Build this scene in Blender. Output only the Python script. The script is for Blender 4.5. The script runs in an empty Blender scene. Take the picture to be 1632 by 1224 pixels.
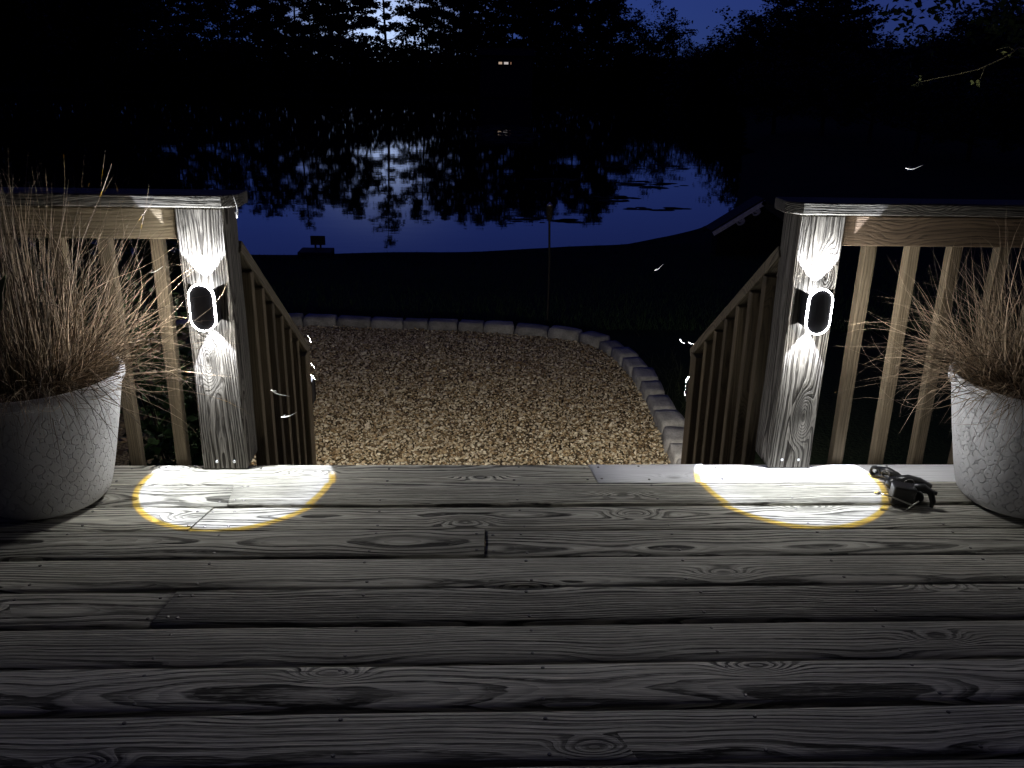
import bpy, math, random
import numpy as np
from mathutils import Vector, Matrix, Quaternion

random.seed(7)
rng = np.random.default_rng(11)
SC = bpy.context.scene
COL = SC.collection
R = math.radians

# ---------------------------------------------------------------- camera
PITCH, YAW, ROLL = 0.345050, 0.048045, -0.018829
CAM = Vector((-0.12294, -2.51062, 1.17946))
fw = Vector((math.sin(YAW) * math.cos(PITCH), math.cos(YAW) * math.cos(PITCH), -math.sin(PITCH)))
r0 = Vector((math.cos(YAW), -math.sin(YAW), 0))
d0 = fw.cross(r0)
rt = r0 * math.cos(ROLL) + d0 * math.sin(ROLL)
dn = -r0 * math.sin(ROLL) + d0 * math.cos(ROLL)
cd = bpy.data.cameras.new('camera')
cam = bpy.data.objects.new('camera', cd)
COL.objects.link(cam)
cd.sensor_width = 36.0
cd.lens = 36.0 * 1357.6 / 1632.0
cd.clip_start = 0.02
cd.clip_end = 2000
m = Matrix.Identity(4)
for i in range(3):
    m[i][0], m[i][1], m[i][2], m[i][3] = rt[i], -dn[i], -fw[i], CAM[i]
cam.matrix_world = m
SC.camera = cam

# ---------------------------------------------------------------- dusk sky (the sun has set)
W = bpy.data.worlds.new('World')
SC.world = W
W.use_nodes = True
wn = W.node_tree
bg = wn.nodes['Background']
sky = wn.nodes.new('ShaderNodeTexSky')
sky.sky_type = 'NISHITA'
sky.sun_disc = False
sky.sun_elevation = R(-3.4)
sky.sun_rotation = R(-14)
sky.air_density = 1.2
sky.dust_density = 0.3
sky.ozone_density = 7.0
bg.inputs['Strength'].default_value = 1.6
# look a little above the horizon band of the model, and add the last western afterglow low behind the pines
tc_ = wn.nodes.new('ShaderNodeTexCoord')
vx = wn.nodes.new('ShaderNodeVectorMath'); vx.operation = 'MULTIPLY_ADD'
wn.links.new(tc_.outputs['Generated'], vx.inputs[0])
vx.inputs[1].default_value = (1, 1, 0.9)
vx.inputs[2].default_value = (0, 0, 0.10)
wn.links.new(vx.outputs[0], sky.inputs[0])
gd = wn.nodes.new('ShaderNodeVectorMath'); gd.operation = 'DOT_PRODUCT'
wn.links.new(tc_.outputs['Generated'], gd.inputs[0])
ga, ge = R(-6.0), R(2.5)
gd.inputs[1].default_value = (math.sin(ga) * math.cos(ge), math.cos(ga) * math.cos(ge), math.sin(ge))
gp = wn.nodes.new('ShaderNodeMath'); gp.operation = 'POWER'
gm = wn.nodes.new('ShaderNodeMath'); gm.operation = 'MAXIMUM'; gm.inputs[1].default_value = 0.0
wn.links.new(gd.outputs['Value'], gm.inputs[0])
wn.links.new(gm.outputs[0], gp.inputs[0]); gp.inputs[1].default_value = 420.0
gs = wn.nodes.new('ShaderNodeVectorMath'); gs.operation = 'SCALE'
gs.inputs[0].default_value = (0.34, 0.42, 0.56)
wn.links.new(gp.outputs[0], gs.inputs['Scale'])
ad = wn.nodes.new('ShaderNodeVectorMath'); ad.operation = 'ADD'
tn = wn.nodes.new('ShaderNodeVectorMath'); tn.operation = 'MULTIPLY'
tn.inputs[1].default_value = (1.05, 1.22, 0.98)
wn.links.new(sky.outputs[0], tn.inputs[0]); wn.links.new(tn.outputs[0], ad.inputs[0]); wn.links.new(gs.outputs[0], ad.inputs[1])
wn.links.new(ad.outputs[0], bg.inputs['Color'])

SC.view_settings.view_transform = 'Standard'
SC.view_settings.look = 'None'
SC.view_settings.exposure = 0.0
SC.view_settings.gamma = 1.0
SC.view_settings.use_curve_mapping = False
SC.render.engine = 'CYCLES'
SC.cycles.use_denoising = True
SC.cycles.max_bounces = 6
SC.cycles.diffuse_bounces = 3
SC.cycles.sample_clamp_indirect = 4.0
SC.cycles.blur_glossy = 1.0


# ---------------------------------------------------------------- helpers
class MB:
    """collects faces for one mesh"""
    def __init__(s):
        s.v, s.f, s.mi = [], [], []

    def add(s, verts, faces, mi=0):
        n = len(s.v)
        s.v.extend([tuple(p) for p in verts])
        s.f.extend([tuple(n + i for i in f) for f in faces])
        s.mi.extend([mi] * len(faces))

    def box(s, x0, x1, y0, y1, z0, z1, mi=0):
        s.add([(x0, y0, z0), (x1, y0, z0), (x1, y1, z0), (x0, y1, z0), (x0, y0, z1), (x1, y0, z1), (x1, y1, z1), (x0, y1, z1)],
              [(0, 3, 2, 1), (4, 5, 6, 7), (0, 1, 5, 4), (1, 2, 6, 5), (2, 3, 7, 6), (3, 0, 4, 7)], mi)

    def tube(s, pts, radii, n=6, mi=0, cap=True):
        pts = [Vector(p) for p in pts]
        k = len(pts)
        base = len(s.v)
        up = Vector((0, 0, 1)) if abs((pts[-1] - pts[0]).normalized().z) < 0.9 else Vector((1, 0, 0))
        for i, p in enumerate(pts):
            t = (pts[min(i + 1, k - 1)] - pts[max(i - 1, 0)]).normalized()
            a = t.cross(up)
            if a.length < 1e-5:
                a = t.cross(Vector((0, 1, 0)))
            a.normalize()
            b = t.cross(a)
            r = radii[i] if hasattr(radii, '__len__') else radii
            for j in range(n):
                q = 2 * math.pi * j / n
                s.v.append(tuple(p + a * (r * math.cos(q)) + b * (r * math.sin(q))))
        for i in range(k - 1):
            for j in range(n):
                s.f.append((base + i * n + j, base + i * n + (j + 1) % n, base + (i + 1) * n + (j + 1) % n, base + (i + 1) * n + j))
                s.mi.append(mi)
        if cap:
            s.f.append(tuple(base + j for j in range(n - 1, -1, -1)))
            s.f.append(tuple(base + (k - 1) * n + j for j in range(n)))
            s.mi += [mi, mi]

    def lathe(s, prof, n=32, mi=0, c=(0, 0, 0)):
        base = len(s.v)
        for r, z in prof:
            for j in range(n):
                q = 2 * math.pi * j / n
                s.v.append((c[0] + r * math.cos(q), c[1] + r * math.sin(q), c[2] + z))
        for i in range(len(prof) - 1):
            for j in range(n):
                s.f.append((base + i * n + j, base + i * n + (j + 1) % n, base + (i + 1) * n + (j + 1) % n, base + (i + 1) * n + j))
                s.mi.append(mi)

    def mesh(s, name, mats, smooth=False):
        me = bpy.data.meshes.new(name)
        me.from_pydata(s.v, [], s.f)
        for mm in (mats if isinstance(mats, (list, tuple)) else [mats]):
            me.materials.append(mm)
        if any(s.mi):
            me.polygons.foreach_set('material_index', s.mi)
        if smooth:
            me.polygons.foreach_set('use_smooth', [True] * len(me.polygons))
        me.update()
        return me


def link(name, data, parent=None, loc=(0, 0, 0), rot=None):
    o = bpy.data.objects.new(name, data)
    COL.objects.link(o)
    o.location = loc
    if rot is not None:
        o.rotation_euler = rot
    if parent is not None:
        o.parent = parent
    return o


def tag(o, label=None, cat=None, group=None, kind=None):
    if label: o['label'] = label
    if cat: o['category'] = cat
    if group: o['group'] = group
    if kind: o['kind'] = kind
    return o


def thing(name, label, cat, loc=(0, 0, 0), rotz=0.0, group=None):
    return tag(link(name, None, None, loc, (0, 0, rotz)), label, cat, group)


def bevel(o, w, seg=2):
    b = o.modifiers.new('bevel', 'BEVEL')
    b.width = w
    b.segments = seg
    b.limit_method = 'ANGLE'
    b.angle_limit = R(40)
    return o


def fast_mesh(name, verts, faces, mats, smooth=False):
    """verts (n,3) array, faces (m,k) array of one size"""
    me = bpy.data.meshes.new(name)
    verts = np.asarray(verts, dtype=np.float32)
    faces = np.asarray(faces, dtype=np.int32)
    k = faces.shape[1]
    me.vertices.add(len(verts))
    me.vertices.foreach_set('co', verts.ravel())
    me.loops.add(faces.size)
    me.loops.foreach_set('vertex_index', faces.ravel())
    me.polygons.add(len(faces))
    me.polygons.foreach_set('loop_start', np.arange(0, faces.size, k, dtype=np.int32))
    for mm in (mats if isinstance(mats, (list, tuple)) else [mats]):
        me.materials.append(mm)
    if smooth:
        me.polygons.foreach_set('use_smooth', np.ones(len(faces), dtype=bool))
    me.update(calc_edges=True)
    me.validate()
    return me


# ---------------------------------------------------------------- materials
class NT:
    """tiny node-tree writer"""
    def __init__(s, name):
        s.m = bpy.data.materials.new(name)
        s.m.use_nodes = True
        s.t = s.m.node_tree
        s.b = s.t.nodes['Principled BSDF']

    def n(s, typ, **kw):
        x = s.t.nodes.new(typ)
        for k, v in kw.items():
            setattr(x, k, v)
        return x

    def put(s, sock, v):
        if hasattr(v, 'is_linked'):
            s.t.links.new(v, sock)
        elif isinstance(v, (tuple, list)) and len(v) == 3 and sock.type == 'RGBA':
            sock.default_value = (*v, 1)
        else:
            sock.default_value = v

    def math(s, op, a, b=0.0, c=None, clamp=False):
        x = s.n('ShaderNodeMath', operation=op, use_clamp=clamp)
        s.put(x.inputs[0], a)
        s.put(x.inputs[1], b)
        if c is not None:
            s.put(x.inputs[2], c)
        return x.outputs[0]

    def vmath(s, op, a, b):
        x = s.n('ShaderNodeVectorMath', operation=op)
        s.put(x.inputs[0], a)
        s.put(x.inputs[1], b)
        return x.outputs[0]

    def comb(s, x, y, z):
        c = s.n('ShaderNodeCombineXYZ')
        for i, v in enumerate((x, y, z)):
            s.put(c.inputs[i], v)
        return c.outputs[0]

    def noise(s, vec, scale=1.0, detail=2.0, rough=0.5, dist=0.0):
        x = s.n('ShaderNodeTexNoise')
        s.put(x.inputs['Vector'], vec)
        x.inputs['Scale'].default_value = scale
        x.inputs['Detail'].default_value = detail
        x.inputs['Roughness'].default_value = rough
        x.inputs['Distortion'].default_value = dist
        return x.outputs[0]

    def mapr(s, v, a, b, c=0.0, d=1.0, smooth=False):
        x = s.n('ShaderNodeMapRange')
        if smooth:
            x.interpolation_type = 'SMOOTHSTEP'
        for i, q in enumerate((v, a, b, c, d)):
            s.put(x.inputs[i], q)
        return x.outputs[0]

    def mix(s, f, a, b, mode='MIX'):
        x = s.n('ShaderNodeMix', data_type='RGBA', blend_type=mode)
        s.put(x.inputs[0], f)
        s.put(x.inputs[6], a)
        s.put(x.inputs[7], b)
        return x.outputs[2]

    def bump(s, h, dist, strength=1.0, normal=None):
        x = s.n('ShaderNodeBump')
        s.put(x.inputs['Height'], h)
        x.inputs['Distance'].default_value = dist
        x.inputs['Strength'].default_value = strength
        if normal is not None:
            s.put(x.inputs['Normal'], normal)
        return x.outputs[0]

    def fin(s, col=None, rough=None, normal=None, spec=None, metal=None):
        if col is not None: s.put(s.b.inputs['Base Color'], col)
        if rough is not None: s.put(s.b.inputs['Roughness'], rough)
        if normal is not None: s.put(s.b.inputs['Normal'], normal)
        if spec is not None: s.b.inputs['Specular IOR Level'].default_value = spec
        if metal is not None: s.b.inputs['Metallic'].default_value = metal
        return s.m


def wood(name, light, dark, axis='x', freq=85.0, grain=0.8, relief=0.0022, patch=0.45, knots=0.5, vary=0.35, tint=None, wander=0.07, fibw=0.40):
    """weathered softwood: growth rings cut lengthwise, knots, fibres, grey patches. axis = the direction of the grain"""
    t = NT(name)
    co = t.n('ShaderNodeTexCoord').outputs['Object']
    inf = t.n('ShaderNodeObjectInfo')
    sp = t.n('ShaderNodeSeparateXYZ')
    t.put(sp.inputs[0], co)
    X, Y, Z = sp.outputs
    u, v, w = {'x': (X, Y, Z), 'z': (Z, X, Y), 'y': (Y, X, Z)}[axis]
    rnd = inf.outputs['Random']
    rs = t.math('MULTIPLY', rnd, 137.0)
    u = t.math('ADD', u, rs)
    rv = t.math('FRACT', t.math('MULTIPLY', rnd, 57.31))
    v = t.math('ADD', v, t.math('MULTIPLY', t.math('SUBTRACT', rv, 0.5), 0.11))
    w = t.math('ADD', w, t.math('ADD', 0.018, t.math('MULTIPLY', t.math('FRACT', t.math('MULTIPLY', rnd, 91.7)), 0.05)))
    # slow wander of the pith and of the ring radius
    n1 = t.noise(t.comb(t.math('MULTIPLY', u, 1.5), t.math('MULTIPLY', v, 2.6), t.math('MULTIPLY', w, 2.6)), 1.0, 2.0)
    n2 = t.noise(t.comb(t.math('MULTIPLY', u, 5.0), t.math('MULTIPLY', v, 26.0), t.math('MULTIPLY', w, 26.0)), 1.0, 2.0)
    r = t.math('SQRT', t.math('ADD', t.math('MULTIPLY', v, v), t.math('MULTIPLY', w, w)))
    r = t.math('ADD', t.math('MULTIPLY', r, 0.75), t.math('MULTIPLY', v, t.math('SUBTRACT', t.math('MULTIPLY', rv, 0.9), 0.45)))
    r = t.math('ADD', r, t.math('MULTIPLY', n1, wander))
    r = t.math('ADD', r, t.math('MULTIPLY', n2, 0.007))
    # uneven ring widths
    n3 = t.n('ShaderNodeTexNoise', noise_dimensions='1D'); n3.inputs['Detail'].default_value = 1.0; n3.inputs['Scale'].default_value = 1.0
    t.put(n3.inputs['W'], t.math('ADD', t.math('MULTIPLY', r, freq * 0.55), rs))
    r = t.math('ADD', r, t.math('MULTIPLY', n3.outputs[0], 0.9 / freq))
    # knots
    vo = t.n('ShaderNodeTexVoronoi', feature='F1', voronoi_dimensions='2D')
    t.put(vo.inputs['Vector'], t.comb(t.math('MULTIPLY', u, 2.1), t.math('MULTIPLY', v, 6.0), 0.0))
    vo.inputs['Scale'].default_value = 1.0
    d = vo.outputs['Distance']
    sc = t.n('ShaderNodeSeparateColor')
    t.put(sc.inputs[0], vo.outputs['Color'])
    on = t.math('GREATER_THAN', sc.outputs[0], 1.0 - knots)
    kb = t.mapr(d, 0.0, 0.34, 1.0, 0.0, True)
    kb = t.math('MULTIPLY', t.math('MULTIPLY', kb, kb), on)
    r = t.math('ADD', r, t.math('MULTIPLY', kb, 0.042))
    ring = t.math('FRACT', t.math('MULTIPLY', r, freq))
    late = t.math('MULTIPLY', t.mapr(ring, 0.36, 0.88, 0, 1, True), t.mapr(ring, 0.93, 1.0, 1, 0, True))
    ring2 = t.math('FRACT', t.math('MULTIPLY', r, freq * 2.7))
    late2 = t.mapr(ring2, 0.35, 0.95, 0, 1, True)
    fib = t.noise(t.comb(t.math('MULTIPLY', u, 7.0), t.math('MULTIPLY', v, 330.0), t.math('MULTIPLY', w, 330.0)), 1.0, 3.0, 0.65)
    fib = t.mapr(fib, 0.28, 0.72)
    pt = t.noise(t.comb(t.math('MULTIPLY', u, 2.0), t.math('MULTIPLY', v, 38.0), t.math('MULTIPLY', w, 38.0)), 1.0, 4.0, 0.62)
    pt = t.mapr(pt, 0.36, 0.66)
    g2 = t.mapr(t.noise(t.comb(t.math('MULTIPLY', u, 1.7), t.math('MULTIPLY', v, 9.0), w), 1.3, 1.0), 0.35, 0.65)
    lw = t.math('MULTIPLY', t.math('MULTIPLY', late, t.math('ADD', 0.55, t.math('MULTIPLY', g2, 0.5))), t.mapr(t.noise(t.comb(t.math('MULTIPLY', u, 22.0), t.math('MULTIPLY', v, 160.0), t.math('MULTIPLY', w, 160.0)), 1.0, 2.0, 0.6), 0.30, 0.62, 0.35, 1.0))
    dk = t.math('ADD', t.math('MULTIPLY', lw, grain), t.math('MULTIPLY', late2, 0.20 * grain))
    dk = t.math('ADD', dk, t.math('MULTIPLY', t.math('SUBTRACT', 1.0, fib), fibw * grain), clamp=True)
    kd = t.math('MULTIPLY', t.mapr(d, 0.02, 0.075, 0.8, 0.0, True), on)
    dk = t.math('MAXIMUM', dk, kd)
    # checks: short black splits along the grain
    ck = t.noise(t.comb(t.math('MULTIPLY', u, 1.9), t.math('MULTIPLY', v, 75.0), t.math('MULTIPLY', w, 75.0)), 1.0, 1.0)
    ck = t.mapr(ck, 0.71, 0.76)
    dk = t.math('MAXIMUM', dk, t.math('MULTIPLY', ck, 0.9))
    col = t.mix(dk, light, dark)
    col = t.mix(t.math('MULTIPLY', pt, patch), col, tuple(c * 0.32 for c in light), 'MIX')
    if tint is not None:
        col = t.mix(t.math('MULTIPLY', g2, 0.5), col, tint, 'MULTIPLY')
    f = t.math('ADD', 1.0 - vary * 0.6, t.math('MULTIPLY', t.math('FRACT', t.math('MULTIPLY', rnd, 17.77)), vary))
    col = t.mix(1.0, col, t.comb(f, f, f), 'MULTIPLY')
    h = t.math('SUBTRACT', t.math('MULTIPLY', fib, 0.45), t.math('ADD', t.math('MULTIPLY', lw, 0.75), t.math('MULTIPLY', late2, 0.15)))
    h = t.math('SUBTRACT', h, t.math('ADD', t.math('MULTIPLY', ck, 0.9), t.math('MULTIPLY', kd, 0.4)))
    nrm = t.bump(h, relief, 1.0)
    return t.fin(col, t.mapr(fib, 0, 1, 0.95, 0.75), nrm, 0.25)


def plain(name, col, rough=0.6, spec=0.4, metal=0.0, noise_scale=None, amount=0.3, bump=0.0):
    t = NT(name)
    if noise_scale:
        co = t.n('ShaderNodeTexCoord').outputs['Object']
        n = t.noise(co, noise_scale, 4.0, 0.6)
        c = t.mix(t.mapr(n, 0.3, 0.7), tuple(x * (1 - amount) for x in col), tuple(min(1, x * (1 + amount)) for x in col))
        return t.fin(c, rough, t.bump(n, bump) if bump else None, spec, metal)
    return t.fin(col, rough, None, spec, metal)


def emit(name, col, strength):
    mm = bpy.data.materials.new(name)
    mm.use_nodes = True
    b = mm.node_tree.nodes['Principled BSDF']
    b.inputs['Base Color'].default_value = (0.8, 0.8, 0.8, 1)
    b.inputs['Emission Color'].default_value = (*col, 1)
    b.inputs['Emission Strength'].default_value = strength
    return mm


def leafmat(name, a, b, rough=0.6):
    t = NT(name)
    g = t.n('ShaderNodeNewGeometry')
    return t.fin(t.mix(g.outputs['Random Per Island'], a, b), rough, None, 0.2)


M = {}
M['deck'] = wood('weathered_deck_wood', (0.88, 0.85, 0.72), (0.018, 0.016, 0.012), 'x', 105, 1.3, 0.0045, 0.8, 0.28, 0.6)
M['deck_pale'] = wood('pale_new_deck_wood', (0.90, 0.90, 0.90), (0.42, 0.41, 0.40), 'x', 110, 0.35, 0.0010, 0.10, 0.6, 0.0)
M['post'] = wood('grey_post_wood', (0.34, 0.315, 0.27), (0.018, 0.014, 0.010), 'z', 200, 1.1, 0.0045, 0.35, 0.15, 0.1, wander=0.035, fibw=0.8)
M['rail'] = wood('treated_rail_wood', (0.25, 0.20, 0.125), (0.06, 0.045, 0.026), 'x', 120, 0.6, 0.0012, 0.35, 0.5, 0.25)
M['cap'] = wood('grey_cap_wood', (0.27, 0.25, 0.21), (0.016, 0.014, 0.011), 'x', 200, 1.0, 0.0050, 0.3, 0.3, 0.2, wander=0.05)
M['bal'] = wood('treated_baluster_wood', (0.175, 0.136, 0.085), (0.04, 0.03, 0.018), 'z', 150, 0.6, 0.0014, 0.5, 0.35, 0.45, wander=0.05)
M['rail_shaded'] = wood('shaded_rail_wood', (0.15, 0.105, 0.065), (0.03, 0.022, 0.015), 'x', 120, 0.8, 0.0012, 0.5, 0.5, 0.25)  # rail wood with the weak light on the right apron put into its colour
M['stair'] = wood('stair_wood', (0.25, 0.23, 0.19), (0.05, 0.045, 0.035), 'x', 110, 0.8, 0.0015, 0.5, 0.5, 0.3)
M['handrail'] = wood('handrail_wood', (0.21, 0.175, 0.12), (0.04, 0.03, 0.02), 'y', 130, 0.75, 0.0015, 0.4, 0.4, 0.2)
M['screw'] = plain('dull_screw_steel', (0.16, 0.15, 0.14), 0.45, 0.5, 0.7)
M['nail'] = plain('bright_screw_steel', (0.75, 0.75, 0.76), 0.3, 0.5, 0.9)
M['black'] = plain('black_lamp_plastic', (0.012, 0.012, 0.016), 0.45, 0.4)
M['blackmetal'] = plain('black_painted_metal', (0.014, 0.014, 0.014), 0.35, 0.5, 0.0, 60, 0.3, 0.0004)
M['chrome'] = plain('worn_steel', (0.6, 0.58, 0.52), 0.28, 0.5, 0.9)
M['ring'] = emit('lamp_ring_glow', (0.98, 0.965, 0.95), 50.0)
M['lip'] = emit('lamp_rim_glow', (0.98, 0.965, 0.95), 820.0)
M['ring_bright'] = emit('stair_lamp_ring_glow', (1.0, 0.96, 0.90), 1400.0)
M['lens'] = emit('lamp_lens_glow', (0.92, 0.95, 1.0), 12.0)
M['soil'] = plain('potting_soil', (0.03, 0.022, 0.015), 0.95, 0.1, 0, 60, 0.5, 0.01)


# ---------------------------------------------------------------- setting: ground, pond
SHORE = [(-160, 8.0), (-40, 11.0), (-12, 12.2), (-4.2, 12.54), (-3.18, 12.6), (-2.5, 12.72), (-0.75, 12.98), (1.23, 13.38), (2.9, 14.0),
         (4.1, 15.0), (5.1, 16.2), (6.4, 18.2), (9.5, 28), (27, 86), (33, 112), (39, 138), (60, 140), (400, 140)]
SX = np.array([p[0] for p in SHORE]); SY = np.array([p[1] for p in SHORE])


def smooth(a, b, x):
    t = np.clip((x - a) / (b - a), 0, 1)
    return t * t * (3 - 2 * t)


def far_shore(x):
    return 139 + 2.0 * np.sin(x * 0.11) + 1.2 * np.sin(x * 0.31 + 1)


WATER = -1.9


def ground_z(x, y):
    x = np.asarray(x, float); y = np.asarray(y, float)
    ys = np.interp(x, SX, SY)
    f = far_shore(x)
    # near bank (lawn) slopes from -0.8 to the water edge
    span = np.maximum(ys - 4.5, 4.0)
    t = np.clip((y - 4.5) / span, 0, 1)
    zn = -0.8 + (WATER + 0.8) * (0.35 * t + 0.65 * t ** 1.6)
    # right of the water the land stays high
    rise = smooth(8, 30, x) * smooth(15, 60, y) * 0.8 * (1 - smooth(0.8, 1.0, t))
    zn = zn + rise
    bed = WATER - 1.2 * smooth(0, 5, y - ys) * smooth(0, 5, f - y)
    bed = np.where(y > ys, np.where(y < f, bed, WATER), zn)
    far = WATER + 1.6 * smooth(0, 14, y - f) + 4.8 * smooth(14, 140, y - f)
    z = np.where(y > np.maximum(f, ys), np.maximum(far, WATER), bed)
    bumps = 0.015 * np.sin(x * 1.7 + 0.6 * y) * np.sin(y * 1.3 - 0.4 * x) * smooth(5, 7, y)
    return z + bumps


def build_ground():
    xs = np.concatenate([-np.geomspace(600, 14, 40), np.linspace(-12, 12, 97), np.geomspace(14, 600, 50)])
    ys = np.concatenate([np.linspace(-30, -4, 8), np.linspace(-3, 24, 109), np.geomspace(25, 134, 60), np.linspace(135, 160, 36), np.geomspace(162, 900, 30)])
    gx, gy = np.meshgrid(xs, ys)
    gz = ground_z(gx, gy)
    # level bed under the deck, the stairs and the gravel
    lv = smooth(-4.2, -3.2, gx) * (1 - smooth(3.0, 4.5, gx)) * (1 - smooth(4.3, 4.8, gy))
    gz = gz * (1 - lv) + (-0.82) * lv
    n, mm = gx.shape
    idx = np.arange(n * mm).reshape(n, mm)
    f = np.stack([idx[:-1, :-1], idx[:-1, 1:], idx[1:, 1:], idx[1:, :-1]], -1).reshape(-1, 4)
    t = NT('lawn_and_earth')
    co = t.n('ShaderNodeTexCoord').outputs['Object']
    a = t.mapr(t.noise(co, 1.2, 4, 0.6), 0.35, 0.65)
    b = t.mapr(t.noise(co, 40.0, 3, 0.7), 0.3, 0.7)
    c = t.mix(a, (0.014, 0.030, 0.010), (0.034, 0.042, 0.018))
    c = t.mix(t.math('MULTIPLY', b, 0.7), c, (0.010, 0.014, 0.006))
    mat = t.fin(c, 0.95, t.bump(b, 0.03), 0.1)
    o = link('ground', fast_mesh('ground', np.stack([gx, gy, gz], -1).reshape(-1, 3), f, mat, True))
    tag(o, kind='structure')


build_ground()

t = NT('pond_water_surface')
co = t.n('ShaderNodeTexCoord').outputs['Object']
mp = t.n('ShaderNodeMapping')
mp.inputs['Scale'].default_value = (0.5, 1.0, 1.0)
t.put(mp.inputs['Vector'], co)
h1 = t.noise(mp.outputs[0], 1.4, 3.0, 0.55)
h2 = t.noise(mp.outputs[0], 0.16, 2.0, 0.5)
t.fin((0.002, 0.004, 0.006), 0.02, t.bump(t.math('ADD', t.math('MULTIPLY', h1, 0.35), h2), 0.004, 1.0), 0.5)
t.b.inputs['IOR'].default_value = 1.9
M['water'] = t.m
pw = MB()
pw.add([(-400, 4, WATER - 0.05), (400, 4, WATER - 0.05), (400, 150, WATER - 0.05), (-400, 150, WATER - 0.05)], [(0, 1, 2, 3)])
tag(link('pond_water', pw.mesh('pond_water', M['water'])), kind='structure')

# thin rafts of pond weed floating on the right of the pond
wv, wf = [], []
for cx, cy, n, sx, sy in ((3.6, 21.5, 26, 0.9, 0.7), (5.4, 25.0, 34, 1.2, 1.0), (4.6, 19.6, 16, 0.8, 0.3), (1.5, 17.5, 14, 0.9, 0.4), (6.6, 31, 30, 1.6, 1.6), (2.6, 26, 16, 1.0, .6), (1.8, 51, 420, 1.9, 9.0)):  # last raft is added to hide the far window's reflection
    for _ in range(n):
        a = rng.uniform(0, 6.28); q = math.sqrt(rng.uniform())
        x = cx + sx * q * math.cos(a); y = cy + sy * q * math.sin(a)
        if y < np.interp(x, SX, SY) + 0.15: continue
        r = rng.uniform(0.03, 0.11) * (1 + cy / 40); b = len(wv)
        for k in range(6):
            p = k * 1.047
            wv.append((x + r * 1.8 * math.cos(p), y + r * math.sin(p), WATER - 0.044))
        wf.append(tuple(b + k for k in range(6)))
me = bpy.data.meshes.new('pond_weed'); me.from_pydata(wv, [], wf)
me.materials.append(leafmat('pond_weed_green', (0.012, 0.02, 0.010), (0.02, 0.028, 0.012), 1.0))
tag(link('pond_weed', me), 'scattered dark rafts of floating weed on the pond, one added to hide a reflection', 'pond weed', kind='stuff')

# ---------------------------------------------------------------- deck
BW, GAP, TH = 0.143, 0.007, 0.034
deck = tag(link('deck_floor', None), kind='structure')


def board_mesh(x0, x1, y0, y1, pale=False, skew0=0.0, skew1=0.0):
    """a worn board with rounded long edges, slightly wavy; local origin at its centre on the top"""
    cx, cy = (x0 + x1) / 2, (y0 + y1) / 2
    L = x1 - x0; hw = (y1 - y0) / 2
    n = max(3, int(L / 0.16))
    ph = rng.uniform(0, 6.28, 4); cup = rng.uniform(-0.0015, 0.0015)
    prof = [(-1, -TH, 0), (-1, -0.009, 0), (-1, -0.004, 0.0012), (-1, -0.0008, 0.0045), (-0.5, 0, 0), (0, 0, 0), (0.5, 0, 0), (1, -0.0008, -0.0045), (1, -0.004, -0.0012), (1, -0.009, 0), (1, -TH, 0)]
    v, f = [], []
    k = len(prof)
    for i in range(n + 1):
        s = i / n
        x = x0 + L * s
        wob = 0.0013 * math.sin(x * 5 + ph[0]) + 0.0008 * math.sin(x * 13 + ph[1])
        wo2 = 0.0013 * math.sin(x * 4.3 + ph[2]) + 0.0008 * math.sin(x * 15 + ph[3])
        for a, z, dy in prof:
            yy = a * hw + dy + (wob if a < 0 else wo2 if a > 0 else 0)
            xx = x - cx
            if i == 0: xx += skew0 * yy
            if i == n: xx += skew1 * yy
            zz = z + cup * (1 - a * a) * (1 if z > -0.02 else 0)
            v.append((xx, yy, zz))
    for i in range(n):
        for j in range(k - 1):
            f.append((i * k + j, (i + 1) * k + j, (i + 1) * k + j + 1, i * k + j + 1))
        f.append((i * k + k - 1, (i + 1) * k + k - 1, (i + 1) * k, i * k))
    f.append(tuple(range(k)))
    f.append(tuple(n * k + j for j in range(k - 1, -1, -1)))
    me = bpy.data.meshes.new('board')
    me.from_pydata(v, [], f)
    me.materials.append(M['deck_pale'] if pale else M['deck'])
    me.polygons.foreach_set('use_smooth', [True] * (len(f) - 2) + [False] * 2)
    me.update()
    return me, (cx, cy)


sm = MB(); sm.lathe([(0.0001, 0.0006), (0.0032, 0.0008), (0.0042, 0.0002), (0.0044, -0.002)], 8)
SCREW = sm.mesh('screw', M['screw'], True)
JOISTS = [-2.42 + 0.406 * k for k in range(13)]
EDGE = 2.75
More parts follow.
